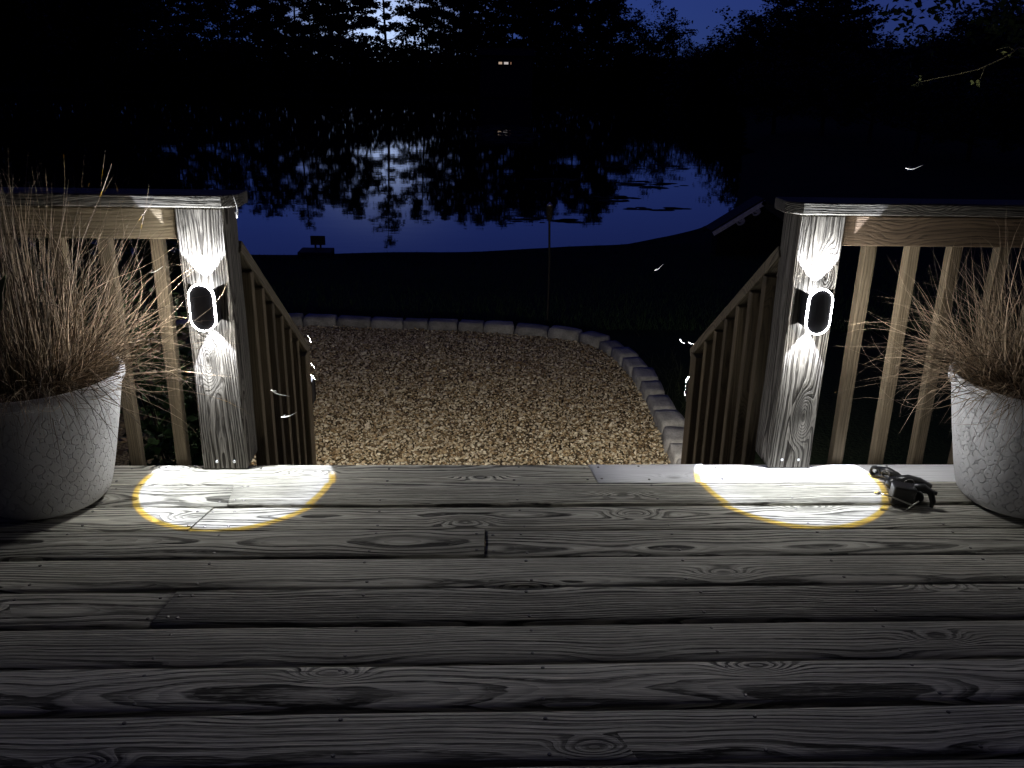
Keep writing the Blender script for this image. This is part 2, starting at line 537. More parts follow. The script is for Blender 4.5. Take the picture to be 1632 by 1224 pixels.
# row -> cut list: (x of joint, skew of the cut)
CUTS = {0: [(0.258, -0.12), (0.641, -0.2)], 1: [(-0.84, -0.1)], 2: [(-0.885, 0.25)], 3: [(-0.091, 0.02)], 5: [(-0.843, 0.14)], 8: [(1.9, 0)], 7: [(-1.9, 0)]}
PALE = {(0, 1): 1, (0, 2): 1}
LIFT = {(0, 1): .001, (1, 0): .0, (1, 1): .006, (3, 0): .005, (3, 1): 0.0, (5, 0): .001, (5, 1): .004}
for n in range(0, 21):
    y1 = -n * BW - (0 if n else 0.0); y0 = -(n + 1) * BW + GAP
    if n in (6, 7): y0 += 0.003
    xs = [-EDGE] + [c for c, _ in CUTS.get(n, [])] + [EDGE]
    sk = [0] + [s for _, s in CUTS.get(n, [])] + [0]
    for k in range(len(xs) - 1):
        me, (cx, cy) = board_mesh(xs[k] + 0.0015, xs[k + 1] - 0.0015, y0, y1, (n, k) in PALE, sk[k], sk[k + 1])
        z = LIFT.get((n, k), rng.uniform(-0.002, 0.003))
        b = link('board', me, deck, (cx, cy, z), (rng.uniform(-0.012, 0.012), 0, rng.uniform(-0.0012, 0.0012)))
        if (n, k) in PALE: b['label'] = 'pale newer board'
        if n <= 9:
            for jx in JOISTS:
                if xs[k] + 0.03 < jx < xs[k + 1] - 0.03:
                    for dy in (0.022, BW - GAP - 0.025):
                        if n == 0 and dy < 0.03 and abs(abs(jx) - 0.9) < 0.12: continue
                        link('screw', SCREW, b, (jx - cx + rng.uniform(-.012, .012), y0 + dy - cy + rng.uniform(-.006, .006), 0.0006))
            for c, _ in CUTS.get(n, []):
                for side in (-0.022, 0.022):
                    if xs[k] + 0.01 < c + side < xs[k + 1] - 0.01:
                        for dy in (0.025, 0.108):
                            link('screw', SCREW, b, (c + side - cx, y0 + dy - cy, 0.0006))
fr = MB()
for jx in JOISTS: fr.box(jx - 0.019, jx + 0.019, -2.9, -0.045, -0.23, -TH - 0.004)
tag(link('joists', fr.mesh('joists', M['stair']), deck), kind='stuff').name = 'joist'
rm = MB(); rm.box(-EDGE, EDGE, -0.042, -0.004, -0.24, -TH - 0.004)
link('rim_joist', rm.mesh('rim_joist', M['stair']), deck)

# stairs down to the gravel
st = tag(link('stairs', None), kind='structure')
for k in range(3):
    z = -0.1875 * (k + 1)
    for q in range(2):
        tb = MB(); tb.box(-0.83, 0.83, -0.068, 0.068, -0.034, 0)
        bevel(link('tread', tb.mesh('tread', M['stair']), st, (0, 0.075 + k * 0.28 + q * 0.143, z)), 0.004)
for s in (-1, 1):
    sb = MB()
    x0, x1 = (s * 0.835, s * 0.873) if s > 0 else (s * 0.873, s * 0.835)
    P = [(0.0, -0.05), (0.0, -0.40), (0.70, -0.82), (0.95, -0.82), (0.95, -0.68)]
    P = [(0.0, -0.40), (0.62, -0.82), (0.95, -0.82), (0.95, -0.66), (0.0, -0.04)]
    vs = [(x0, y, z) for y, z in P] + [(x1, y, z) for y, z in P]
    sb.add(vs, [(4, 3, 2, 1, 0), (5, 6, 7, 8, 9)] + [(i, (i + 1) % 5, 5 + (i + 1) % 5, 5 + i) for i in range(5)])
    link('stringer', sb.mesh('stringer', M['stair']), st)

# ---------------------------------------------------------------- railings
FACE = -0.036


def post_mesh(w, d, h0, h1, mat):
    mb = MB(); n = 14
    ring = [(-w / 2, -d / 2), (w / 2, -d / 2), (w / 2, d / 2), (-w / 2, d / 2)]
    for i in range(n + 1):
        z = h0 + (h1 - h0) * i / n
        a = 0.0012 * math.sin(z * 9 + w * 31)
        mb.v += [(x + a + rng.uniform(-.0006, .0006), y, z) for x, y in ring]
    for i in range(n):
        for j in range(4):
            mb.f.append((i * 4 + j, i * 4 + (j + 1) % 4, (i + 1) * 4 + (j + 1) % 4, (i + 1) * 4 + j)); mb.mi.append(0)
    mb.f += [(3, 2, 1, 0), tuple(n * 4 + j for j in range(4))]; mb.mi += [0, 0]
    return mb.mesh('post', mat)


def deck_railing(s):
    lab = ('weathered deck railing left of the steps, behind the left white planter', 'weathered deck railing right of the steps, behind the right white planter')[s > 0]
    root = thing('deck_railing', lab, 'railing', (s * 0.9025, 0, 0), 0, 'deck railings either side of the steps')
    pm = link('post', post_mesh(0.136, 0.14, -0.02 if 0 else 0.0, 0.815, M['post']), root, (0, FACE + 0.07, 0.001))
    bevel(pm, 0.004)
    nm = MB(); nm.lathe([(0.0001, 0.002), (0.004, 0.0016), (0.005, 0)], 10)
    NAIL = nm.mesh('nail', M['nail'], True)
    for dx in (-0.026, 0.028):
        link('nail', NAIL, pm, (dx, -0.0705, 0.028 + 0.002 * s), (R(90), 0, 0))
    # cap: a flat board with its inner corner cut at 45 degrees
    mb = MB(); e = 0.066
    x_end = -s * e
    far = s * 1.75
    P = [(far, -0.044), (x_end, -0.044), (x_end - s * 0.045, -0.012), (x_end - s * 0.045, 0.082), (far, 0.082)]
    if s < 0: P = P[::-1]
    P = P[::-1]
    n = len(P)
    mb.add([(x, y, 0) for x, y in P] + [(x, y, 0.036) for x, y in P],
           [tuple(range(n)), tuple(range(2 * n - 1, n - 1, -1))] + [((i + 1) % n, i, n + i, n + (i + 1) % n) for i in range(n)])
    bevel(link('cap_board', mb.mesh('cap_board', M['cap']), root, (0, 0, 0.818), (0, R(0.6) * 0, 0)), 0.004)
    mb = MB(); a, b = sorted((s * 0.071, s * 1.75)); mb.box(a, b, -0.019, 0.019, 0, 0.089)
    bevel(link('apron_rail', mb.mesh('apron_rail', M['rail'] if s < 0 else M['rail_shaded']), root, (0, 0.0, 0.724)), 0.003)
    bxs = (-1.058, -1.203) if s < 0 else (1.087, 1.226, 1.36)
    bxs = list(bxs); step = 0.142 * s
    while abs(bxs[-1]) < 2.5: bxs.append(bxs[-1] + step)
    bm_ = MB(); bm_.box(-0.0185, 0.0185, -0.0185, 0.0185, -0.19, 0.745)
    BM = bm_.mesh('baluster', M['bal'])
    for x in bxs:
        bevel(link('baluster', BM, root, (x - s * 0.9025, 0.0385, 0), (0, R(rng.uniform(-.5, .5)), 0)), 0.003)
    mb = MB(); mb.box(-0.0445, 0.0445, -0.0445, 0.0445, -0.82, 0.815)
    link('post', mb.mesh('post', M['post']), root, (s * 1.75, 0.09, 0))
    return root


deck_railing(-1); deck_railing(1)


def stair_railing(s):
    lab = ('sloping stair handrail with balusters on the left side of the steps', 'sloping stair handrail with balusters on the right side of the steps')[s > 0]
    root = thing('stair_railing', lab, 'railing', (s * 0.873, 0.0, 0), 0, 'stair railings beside the steps')
    y0, z0, y1, z1 = 0.106, 0.70, 1.035, 0.072
    sl = (z1 - z0) / (y1 - y0); ang = math.atan(sl); L = math.hypot(y1 - y0, z1 - z0)
    mb = MB(); mb.box(-0.046, 0.046, 0, L, -0.038, 0)
    bevel(link('hand_rail', mb.mesh('hand_rail', M['handrail']), root, (0, y0, z0), (ang, 0, 0)), 0.004)
    mb = MB(); mb.box(-0.019, 0.019, 0, L - 0.13, -0.089 - 0.04, -0.040)
    bevel(link('under_rail', mb.mesh('under_rail', M['handrail']), root, (s * 0.012, y0, z0), (ang, 0, 0)), 0.003)
    for k in range(6):
        y = 0.195 + 0.122 * k
        zt = z0 + sl * (y - y0) - 0.055
        zb = -0.10 + sl * y * 0.98
        mb = MB(); mb.box(-0.0185, 0.0185, -0.0185, 0.0185, 0, zt - zb)
        bevel(link('baluster', mb.mesh('baluster', M['bal']), root, (-s * 0.026, y, zb)), 0.003)
    mb = MB(); mb.box(-0.0445, 0.0445, -0.0445, 0.0445, 0, 0.87)
    bevel(link('post', mb.mesh('post', M['bal']), root, (-s * 0.004, 0.955, -0.80)), 0.004)
    return root


stair_railing(-1); stair_railing(1)


# ---------------------------------------------------------------- lamps
def stadium(hw, hh, n=14):
    P = []
    for i in range(n + 1): 
        a = math.pi * i / n
        P.append((hw * math.cos(a), hh - hw + hw * math.sin(a)))
    for i in range(n + 1):
        a = math.pi + math.pi * i / n
        P.append((hw * math.cos(a), -(hh - hw) + hw * math.sin(a)))
    return P


def prism(mb, P, y0, y1, cap0=True, cap1=True, mi=0):
    """outline P in x,z swept from y0 (towards the viewer) to y1"""
    n = len(P)
    mb.add([(x, y0, z) for x, z in P] + [(x, y1, z) for x, z in P],
           [((i + 1) % n, i, n + i, n + (i + 1) % n) for i in range(n)] + ([tuple(range(n))[::-1]] if 0 else []), mi)
    b = len(mb.v) - 2 * n
    if cap0: mb.f.append(tuple(b + i for i in range(n))); mb.mi.append(mi)
    if cap1: mb.f.append(tuple(b + n + i for i in range(n - 1, -1, -1))); mb.mi.append(mi)


def lamp_meshes():
    out = {}
    mb = MB(); prism(mb, stadium(0.034, 0.0345), -0.057, 0.0)
    for q in (-1, 1): mb.box(q * 0.0335 - 0.0012, q * 0.0335 + 0.0012, -0.0575, -0.0005, -0.050, 0.050)
    out['housing'] = (mb.mesh('housing', M['black']), 0.0)
    mb = MB(); prism(mb, stadium(0.0336, 0.0666), -0.064, -0.060); out['front_plate'] = (mb.mesh('front_plate', M['black']), 0)
    # glowing ring round the front plate: a flat annulus with a shallow outer lip
    A, B = stadium(0.0365, 0.0695), stadium(0.0340, 0.0670)
    n = len(A); mb = MB()
    mb.add([(x, -0.066, z) for x, z in A] + [(x, -0.066, z) for x, z in B] + [(x, -0.0585, z) for x, z in A] + [(x, -0.0605, z) for x, z in B],
           [(i, (i + 1) % n, n + (i + 1) % n, n + i) for i in range(n)] + [(2 * n + i, 2 * n + (i + 1) % n, (i + 1) % n, i) for i in range(n)]
           + [(n + i, n + (i + 1) % n, 3 * n + (i + 1) % n, 3 * n + i) for i in range(n)])
    mb.mi = [0] * n + [1] * n + [0] * n
    out['light_ring'] = (mb.mesh('light_ring', [M['ring'], M['lip']]), 0); out['light_ring_stair'] = (mb.mesh('light_ring', [M['ring_bright'], M['ring_bright']]), 0)
    mb = MB(); prism(mb, stadium(0.0385, 0.0715), -0.0584, -0.0555); out['ring_back'] = (mb.mesh('ring_back', M['black']), 0)
    mb = MB(); mb.lathe([(0.0001, 0.003), (0.010, 0.0025), (0.012, 0.0)], 16); out['lens'] = (mb.mesh('lens', M['lens'], True), 0)
    return out


LM = lamp_meshes()


def beam_light(name, power, half, front, tint=(0.90, 0.95, 1.04)):
    """an LED beam through a small lens: even white disc, brighter rim, yellow fringe, thin spill"""
    L = bpy.data.lights.new(name, 'SPOT')
    L.energy = power
    L.spot_size = R(178)
    L.spot_blend = 0.0
    L.shadow_soft_size = 0.0022
    L.use_nodes = True
    nt = L.node_tree
    em = nt.nodes['Emission']
    tc = nt.nodes.new('ShaderNodeTexCoord')
    sp = nt.nodes.new('ShaderNodeSeparateXYZ')
    nm = nt.nodes.new('ShaderNodeVectorMath'); nm.operation = 'NORMALIZE'
    nt.links.new(tc.outputs['Normal'], nm.inputs[0])
    nt.links.new(nm.outputs[0], sp.inputs[0])
    ab = nt.nodes.new('ShaderNodeMath'); ab.operation = 'ABSOLUTE'; nt.links.new(sp.outputs[2], ab.inputs[0])
    ac = nt.nodes.new('ShaderNodeMath'); ac.operation = 'ARCCOSINE'; nt.links.new(ab.outputs[0], ac.inputs[0])
    dv = nt.nodes.new('ShaderNodeMath'); dv.operation = 'DIVIDE'; nt.links.new(ac.outputs[0], dv.inputs[0]); dv.inputs[1].default_value = half * 1.25
    cr = nt.nodes.new('ShaderNodeValToRGB')
    nt.links.new(dv.outputs[0], cr.inputs[0])
    e = cr.color_ramp.elements
    def c(k, w): return (tint[0] * k * w[0], tint[1] * k * w[1], tint[2] * k * w[2], 1)
    stops = [(0.0, c(0.72, (1, 1, 1))), (0.50, c(0.72, (1, 1, 1))), (0.70, c(1.0, (1, 1, 1.06))), (0.748, c(0.95, (1, 1.0, 1.12))), (0.762, c(0.80, (1, 0.70, 0.06))),
             (0.793, c(0.65, (1, 0.58, 0.02))), (0.803, c(0.034, (1, 1, 1))), (1.0, c(0.022, (1, 1, 1)))]
    e[0].position, e[0].color = stops[0]
    e[1].position, e[1].color = stops[-1]
    for p, k in stops[1:-1]:
        q = e.new(p); q.color = k
    # the wall side of the lens is cut square by the back plate and throws no coloured fringe
    cw = nt.nodes.new('ShaderNodeValToRGB')
    nt.links.new(dv.outputs[0], cw.inputs[0])
    w = cw.color_ramp.elements
    w[0].position, w[0].color = 0.0, c(0.72, (1, 1, 1))
    w[1].position, w[1].color = 1.0, c(0.022, (1, 1, 1))
    for p, k in ((0.50, c(0.72, (1, 1, 1))), (0.70, c(1.0, (1, 1, 1.06))), (0.785, c(0.95, (1, 1, 1.08))), (0.803, c(0.034, (1, 1, 1)))):
        q = w.new(p); q.color = k
    fy = nt.nodes.new('ShaderNodeMapRange'); fy.interpolation_type = 'SMOOTHSTEP'
    fy.inputs[1].default_value, fy.inputs[2].default_value = 0.05, 0.13
    sg = nt.nodes.new('ShaderNodeMath'); sg.operation = 'MULTIPLY'; sg.inputs[1].default_value = -front
    nt.links.new(sp.outputs[1], sg.inputs[0]); nt.links.new(sg.outputs[0], fy.inputs[0])
    mx = nt.nodes.new('ShaderNodeMix'); mx.data_type = 'RGBA'
    nt.links.new(fy.outputs[0], mx.inputs[0]); nt.links.new(cr.outputs[0], mx.inputs[6]); nt.links.new(cw.outputs[0], mx.inputs[7])
    nt.links.new(mx.outputs[2], em.inputs['Color'])
    em.inputs['Strength'].default_value = 1.0
    return L


LD = beam_light('beam_down', 56.0, R(30.0), -1)
LU = beam_light('beam_up', 64.0, R(36), 1)


def wall_lamp(loc, face, label, turn=0.0):
    """face = -1 looks towards the house, +1 looks towards the pond"""
    root = thing('wall_lamp', label, 'lamp', loc, 0 if face < 0 else math.pi, 'wall lamps on the railing posts')
    for nm in ('housing', 'ring_back', 'front_plate', 'light_ring'):
        o = link(nm, LM[nm + '_stair' if nm == 'light_ring' and face > 0 else nm][0], root)
    link('lens', LM['lens'][0], root, (0, -0.022, 0.0335))
    link('lens', LM['lens'][0], root, (0, -0.022, -0.0335), (math.pi, 0, 0))
    a = bpy.data.objects.new('down_beam', LD); COL.objects.link(a); a.parent = root
    a.location = (0, -0.022, -0.038); a.rotation_euler = (R(-6.5), R(turn), 0)
    b = bpy.data.objects.new('up_beam', LU); COL.objects.link(b); b.parent = root
    b.location = (0, -0.024, 0.038); b.rotation_euler = (math.pi + R(8.0), 0, 0)
    return root


wall_lamp((-0.9025, FACE, 0.541), -1, 'stadium shaped wall lamp with a glowing rim on the thick left deck post', -5.0)
wall_lamp((0.9025, FACE, 0.541), -1, 'stadium shaped wall lamp with a glowing rim on the thick right deck post', 3.0)
wall_lamp((-0.858, 1.0, -0.13), 1, 'wall lamp seen edge on at the bottom of the left stair railing')
wall_lamp((0.869, 1.0, -0.13), 1, 'wall lamp seen edge on at the bottom of the right stair railing')

# unseen house wall and roof, added to keep overhead sky light off the deck
hm = MB(); hm.box(-9, 9, -5.3, -5.1, -0.8, 5.2)
ht = thing('house', 'unseen house wall and roof added behind the viewer to shade the deck', 'house', (0, 0, 0))
link('wall', hm.mesh('wall', plain('house_siding', (.16, .155, .145), .85, .2)), ht)
hm = MB(); hm.box(-5, 5, -5.1, -0.75, 2.62, 2.74)
link('shade_roof', hm.mesh('shade_roof', plain('shade_roof_ceiling', (.10, .09, .08), .85, .2)), ht)
for x in (-4.4, 4.4):
    hm = MB(); hm.box(x - .07, x + .07, -1.02, -.88, -.8, 2.62); link('shade_roof_post', hm.mesh('shade_roof_post', M['bal']), ht)

# ---------------------------------------------------------------- gravel and its stone edging
t = NT('gravel_base')
co = t.n('ShaderNodeTexCoord').outputs['Object']
vo = t.n('ShaderNodeTexVoronoi'); t.put(vo.inputs['Vector'], co); vo.inputs['Scale'].default_value = 60
t.fin(t.mix(vo.outputs['Distance'], (0.20, 0.155, 0.085), (0.03, 0.022, 0.013)), 0.9, t.bump(vo.outputs['Distance'], -0.01), 0.2)
gb = MB()
PATH = [(0.93, 0.9), (0.935, 1.63), (0.96, 2.11), (0.97, 2.7), (0.925, 3.29), (0.77, 3.74), (0.45, 3.95), (-0.15, 4.1), (-0.91, 4.18), (-1.65, 4.24), (-2.3, 4.1), (-2.62, 3.6), (-2.66, 2.9), (-2.6, 1.9), (-2.55, 0.9)]


def spline(P, n=14):
    out = []
    P = [np.array(p, float) for p in P]
    for i in range(len(P) - 1):
        a, b, c, d = P[max(i - 1, 0)], P[i], P[i + 1], P[min(i + 2, len(P) - 1)]
        for k in range(n):
            s = k / n
            out.append(0.5 * ((2 * b) + (c - a) * s + (2 * a - 5 * b + 4 * c - d) * s * s + (3 * b - a - 3 * c + d) * s ** 3))
    out.append(P[-1])
    return np.array(out)


PL = spline(PATH)
GZ = -0.762
poly = [(x, y, GZ) for x, y in PL] + [(-2.55, 0.2, GZ), (0.93, 0.2, GZ)]
gb.add(poly, [tuple(range(len(poly)))[::-1] if 0 else tuple(range(len(poly)))])
tag(link('gravel_bed', gb.mesh('gravel_bed', t.m)), kind='structure')


def inside(px, py, pol):
    r = np.zeros(len(px), bool); j = len(pol) - 1
    for i in range(len(pol)):
        xi, yi = pol[i][:2]; xj, yj = pol[j][:2]
        c = ((yi > py) != (yj > py)) & (px < (xj - xi) * (py - yi) / (yj - yi + 1e-12) + xi)
        r ^= c; j = i
    return r


def icosa():
    p = (1 + 5 ** 0.5) / 2
    v = np.array([(-1, p, 0), (1, p, 0), (-1, -p, 0), (1, -p, 0), (0, -1, p), (0, 1, p), (0, -1, -p), (0, 1, -p), (p, 0, -1), (p, 0, 1), (-p, 0, -1), (-p, 0, 1)], float)
    f = np.array([(0, 11, 5), (0, 5, 1), (0, 1, 7), (0, 7, 10), (0, 10, 11), (1, 5, 9), (5, 11, 4), (11, 10, 2), (10, 7, 6), (7, 1, 8), (3, 9, 4), (3, 4, 2), (3, 2, 6), (3, 6, 8), (3, 8, 9), (4, 9, 5), (2, 4, 11), (6, 2, 10), (8, 6, 7), (9, 8, 1)])
    return v / np.linalg.norm(v[0]), f


def pebbles():
    sp = 0.0134
    gx, gy = np.meshgrid(np.arange(-1.75, 1.0, sp), np.arange(0.95, 4.25, sp))
    px = gx.ravel() + rng.uniform(-.008, .008, gx.size); py = gy.ravel() + rng.uniform(-.008, .008, gx.size)
    # sparser where the railing hides the bed
    keep = inside(px, py, poly) & ((px > -1.75))
    px, py = px[keep], py[keep]
    n = len(px)
    V, F = icosa()
    s = rng.gamma(7, 0.0066 / 7, n)[:, None] * np.stack([rng.uniform(.8, 1.45, n), rng.uniform(.75, 1.15, n), rng.uniform(.5, .85, n)], 1)
    jit = 1 + rng.uniform(-.22, .22, (n, 12, 1))
    loc = V[None] * jit * s[:, None, :]
    a = rng.uniform(0, 6.28, n); ca, sa = np.cos(a), np.sin(a)
    b = rng.normal(0, 0.35, n); cb, sb = np.cos(b), np.sin(b)
    x, y, z = loc[..., 0], loc[..., 1], loc[..., 2]
    x2 = x * cb[:, None] + z * sb[:, None]; z2 = -x * sb[:, None] + z * cb[:, None]
    x3 = x2 * ca[:, None] - y * sa[:, None]; y3 = x2 * sa[:, None] + y * ca[:, None]
    pz = GZ + 0.006 + np.abs(rng.normal(0, 0.006, n)) + 0.008 * np.sin(px * 3.1 + py) * np.sin(py * 2.3)
    ver = np.stack([x3 + px[:, None], y3 + py[:, None], z2 + pz[:, None]], -1).reshape(-1, 3)
    fac = (F[None] + (np.arange(n) * 12)[:, None, None]).reshape(-1, 3)
    t = NT('tan_pebbles')
    g = t.n('ShaderNodeNewGeometry')
    cr = t.n('ShaderNodeValToRGB')
    t.put(cr.inputs[0], g.outputs['Random Per Island'])
    e = cr.color_ramp.elements
    e[0].position, e[0].color = 0, (0.075, 0.05, 0.025, 1)
    e[1].position, e[1].color = 1, (0.78, 0.68, 0.48, 1)
    for p_, c_ in ((0.25, (0.27, 0.18, 0.085, 1)), (0.5, (0.45, 0.35, 0.20, 1)), (0.72, (0.50, 0.42, 0.28, 1)), (0.88, (0.64, 0.55, 0.38, 1))):
        q = e.new(p_); q.color = c_
    t.fin(cr.outputs[0], 0.6, None, 0.35)
    o = link('gravel', fast_mesh('gravel', ver, fac, t.m, True))
    tag(o, 'tan pea gravel filling the landing below the steps', 'gravel', kind='stuff')


pebbles()

t = NT('tumbled_concrete_stone')
co = t.n('ShaderNodeTexCoord').outputs['Object']
inf = t.n('ShaderNodeObjectInfo')
off = t.vmath('ADD', co, t.comb(t.math('MULTIPLY', inf.outputs['Random'], 31.0), 0, 0))
a = t.noise(off, 9, 5, 0.65); b = t.noise(off, 90, 3, 0.6)
c = t.mix(t.mapr(a, 0.3, 0.7), (0.20, 0.19, 0.17), (0.42, 0.40, 0.36))
c = t.mix(t.math('MULTIPLY', t.mapr(b, 0.45, 0.75), 0.5), c, (0.12, 0.11, 0.10))
k = t.math('ADD', 0.75, t.math('MULTIPLY', inf.outputs['Random'], 0.4))
c = t.mix(1.0, c, t.comb(k, k, k), 'MULTIPLY')
M['stone'] = t.fin(c, 0.9, t.bump(t.math('ADD', a, t.math('MULTIPLY', b, 0.3)), 0.012), 0.2)


def stone_mesh(L, Wd, H):
    """a tumbled block: subdivided box with chipped, uneven faces; origin at its base centre"""
    n = 4
    me_v = []; me_f = []; key = {}
    def vid(p):
        q = tuple(np.round(p, 5))
        if q not in key: key[q] = len(me_v); me_v.append(list(p))
        return key[q]
    lin = np.linspace(-1, 1, n + 1)
    for ax in range(3):
        for sg in (-1, 1):
            for i in range(n):
                for j in range(n):
                    quad = []
                    for (p, q) in ((i, j), (i + 1, j), (i + 1, j + 1), (i, j + 1)):
                        c = [0, 0, 0]; c[ax] = sg; c[(ax + 1) % 3] = lin[p]; c[(ax + 2) % 3] = lin[q]
                        quad.append(vid(c))
                    me_f.append(tuple(quad if sg > 0 else quad[::-1]))
    v = np.array(me_v)
    ph = rng.uniform(0, 6, 6)
    rr = (np.abs(v) ** 14).sum(1) ** (1 / 14.0)
    v = v / rr[:, None]
    v = v * (1 + 0.035 * np.sin(v[:, [1, 2, 0]] * 3.1 + ph[:3]) + rng.normal(0, 0.016, v.shape))
    v = v * np.array([L / 2, Wd / 2, H / 2])
    v[:, 0] *= 1 - 0.05 * (v[:, 2] / (H / 2)); v[:, 1] *= 1 - 0.06 * (v[:, 2] / (H / 2))
    v[:, 2] += H / 2
    me = bpy.data.meshes.new('edging_stone'); me.from_pydata(v.tolist(), [], me_f); me.materials.append(M['stone'])
    me.polygons.foreach_set('use_smooth', [True] * len(me_f)); me.update()
    return me


ed = thing('stone_edging', 'curved border of grey tumbled stones round the gravel landing', 'edging', (0.97, 2.4, -0.80))
seg = np.linalg.norm(np.diff(PL, axis=0), axis=1); cum = np.concatenate([[0], np.cumsum(seg)])
s = 0.15
while s < cum[-1] - 0.2:
    # on the right the stones sit end to end but look shorter; on the far side they are long
    L = rng.uniform(0.19, 0.29)
    mid = s + L / 2
    x = np.interp(mid, cum, PL[:, 0]); y = np.interp(mid, cum, PL[:, 1])
    x2 = np.interp(mid + .05, cum, PL[:, 0]); y2 = np.interp(mid + .05, cum, PL[:, 1])
    ang = math.atan2(y2 - y, x2 - x)
    Wd = rng.uniform(0.135, 0.155)
    nx, ny = math.sin(ang), -math.cos(ang)
    link('edging_stone', stone_mesh(L - 0.001, Wd, rng.uniform(0.108, 0.126)), ed,
         (x + nx * (Wd / 2) - 0.97, y + ny * (Wd / 2) - 2.4, 0.0 + rng.uniform(-.005, .004)), (rng.normal(0, .03), rng.normal(0, .02), ang + rng.normal(0, .05)))
    s += L

# ---------------------------------------------------------------- planters with dry grass
t = NT('white_embossed_planter')
uv = t.n('ShaderNodeUVMap').outputs[0]
spx = t.n('ShaderNodeSeparateXYZ'); t.put(spx.inputs[0], uv)
U, V_ = spx.outputs[0], spx.outputs[1]


def rings(t, U, V, ou, ov, rad, wid):
    a = t.math('SUBTRACT', t.math('FRACT', t.math('ADD', U, ou)), 0.5)
    b = t.math('SUBTRACT', t.math('FRACT', t.math('ADD', V, ov)), 0.5)
    d = t.math('SQRT', t.math('ADD', t.math('MULTIPLY', a, a), t.math('MULTIPLY', b, b)))
    e = t.math('ABSOLUTE', t.math('SUBTRACT', d, rad))
    return t.mapr(e, 0.0, wid, 1.0, 0.0, True)


g1 = rings(t, U, V_, 0, 0, 0.37, 0.055); g2_ = rings(t, U, V_, .5, .5, 0.37, 0.055)
g3 = rings(t, U, V_, 0, 0, 0.0, 0.08); g4 = rings(t, U, V_, .5, .5, 0.0, 0.08)
pat = t.math('MAXIMUM', t.math('MAXIMUM', g1, g2_), t.math('MAXIMUM', g3, g4))
co = t.n('ShaderNodeTexCoord').outputs['Object']
brk = t.mapr(t.noise(co, 70, 2, 0.5), 0.42, 0.56)
pat = t.math('MULTIPLY', pat, brk)
band = t.math('MULTIPLY', t.mapr(V_, 0.45, 0.6), t.mapr(V_, 7.5, 7.6, 1, 0))
pat = t.math('MULTIPLY', pat, band)
dirt = t.mapr(t.noise(co, 14, 5, 0.65), 0.42, 0.75)
fine = t.noise(co, 240, 2, 0.6)
c = t.mix(t.math('MULTIPLY', dirt, 0.35), (0.52, 0.52, 0.525), (0.33, 0.32, 0.30))
c = t.mix(t.math('MULTIPLY', pat, 0.10), c, (0.30, 0.29, 0.27))
M['planter'] = t.fin(c, 0.78, t.bump(t.math('ADD', t.math('MULTIPLY', pat, -1.0), t.math('MULTIPLY', fine, 0.20)), 0.0036), 0.3)
PROF = [(0.0, 0.0), (0.125, 0.0), (0.148, 0.008), (0.163, 0.024), (0.172, 0.05), (0.184, 0.10), (0.207, 0.21), (0.222, 0.29), (0.232, 0.345), (0.2335, 0.352), (0.2415, 0.355), (0.2435, 0.362), (0.2435, 0.378), (0.239, 0.384), (0.231, 0.3845), (0.226, 0.378), (0.220, 0.33)]


def planter(loc, rz, label):
    root = thing('planter', label, 'planter', loc, rz, 'white planters on the deck')
    n = 72
    mb = MB(); mb.lathe(PROF[:9], n)
    me = mb.mesh('pot_body', M['planter'], True)
    ul = me.uv_layers.new(name='UVMap')
    for p in me.polygons:
        for li in p.loop_indices:
            vi = me.loops[li].vertex_index
            i, j = divmod(vi, n)
            jj = j
            if j == 0 and any(me.loops[q].vertex_index % n == n - 1 for q in p.loop_indices): jj = n
            ul.data[li].uv = (jj / n * 32.0, PROF[i][1] / 0.044)
    link('pot_body', me, root)
    mb = MB(); mb.lathe(PROF[8:], n); me = mb.mesh('rim', M['planter'], True); me.uv_layers.new(name='UVMap'); link('rim', me, root)
    mb = MB(); mb.lathe([(0.0001, 0.335), (0.12, 0.338), (0.222, 0.332)], 24); link('soil', mb.mesh('soil', M['soil'], True), root)
    return root


LP, RP = (-1.35, -0.235, 0.004), (1.515, -0.265, 0.004)
planter(LP, 0.4, 'white embossed planter of dry grass at the left of the deck')
planter(RP, 2.1, 'white embossed planter of dry grass at the right of the deck')

M['straw'] = leafmat('dry_straw_blades', (0.03, 0.02, 0.012), (0.40, 0.30, 0.20), 0.6)
M['thatch'] = leafmat('brown_thatch', (0.04, 0.024, 0.013), (0.19, 0.115, 0.06), 0.7)


def blades(specs, nseg=9):
    """specs: list of (base, azimuth, lean, length, droop, width, wiggle, kink); three sided tapering blades in one array"""
    V, F = [], []
    for (b, az, lean, L, droop, wd, wig, ph) in specs:
        base = len(V)
        p = np.array(b, float); th = lean; a = az
        ds = L / nseg
        for i in range(nseg + 1):
            s_ = i / nseg
            dirv = np.array([math.sin(th) * math.cos(a), math.sin(th) * math.sin(a), math.cos(th)])
            side = np.array([-math.sin(a), math.cos(a), 0.0]); nor = np.cross(dirv, side)
            w_ = wd * (1 - s_ ** 2.2 * 0.9)
            for q in range(3):
                an = 2.094 * q + ph
                V.append(p + side * (w_ * math.cos(an)) + nor * (w_ * 0.55 * math.sin(an)))
            p = p + dirv * ds
            th += droop / nseg * (0.4 + 1.4 * s_) + wig * math.sin(s_ * 7 + ph)
            a += wig * 1.3 * math.cos(s_ * 6 + ph * 2)
        for i in range(nseg):
            for q in range(3):
                F.append((base + i * 3 + q, base + i * 3 + (q + 1) % 3, base + (i + 1) * 3 + (q + 1) % 3, base + (i + 1) * 3 + q))
    return np.array(V), np.array(F)


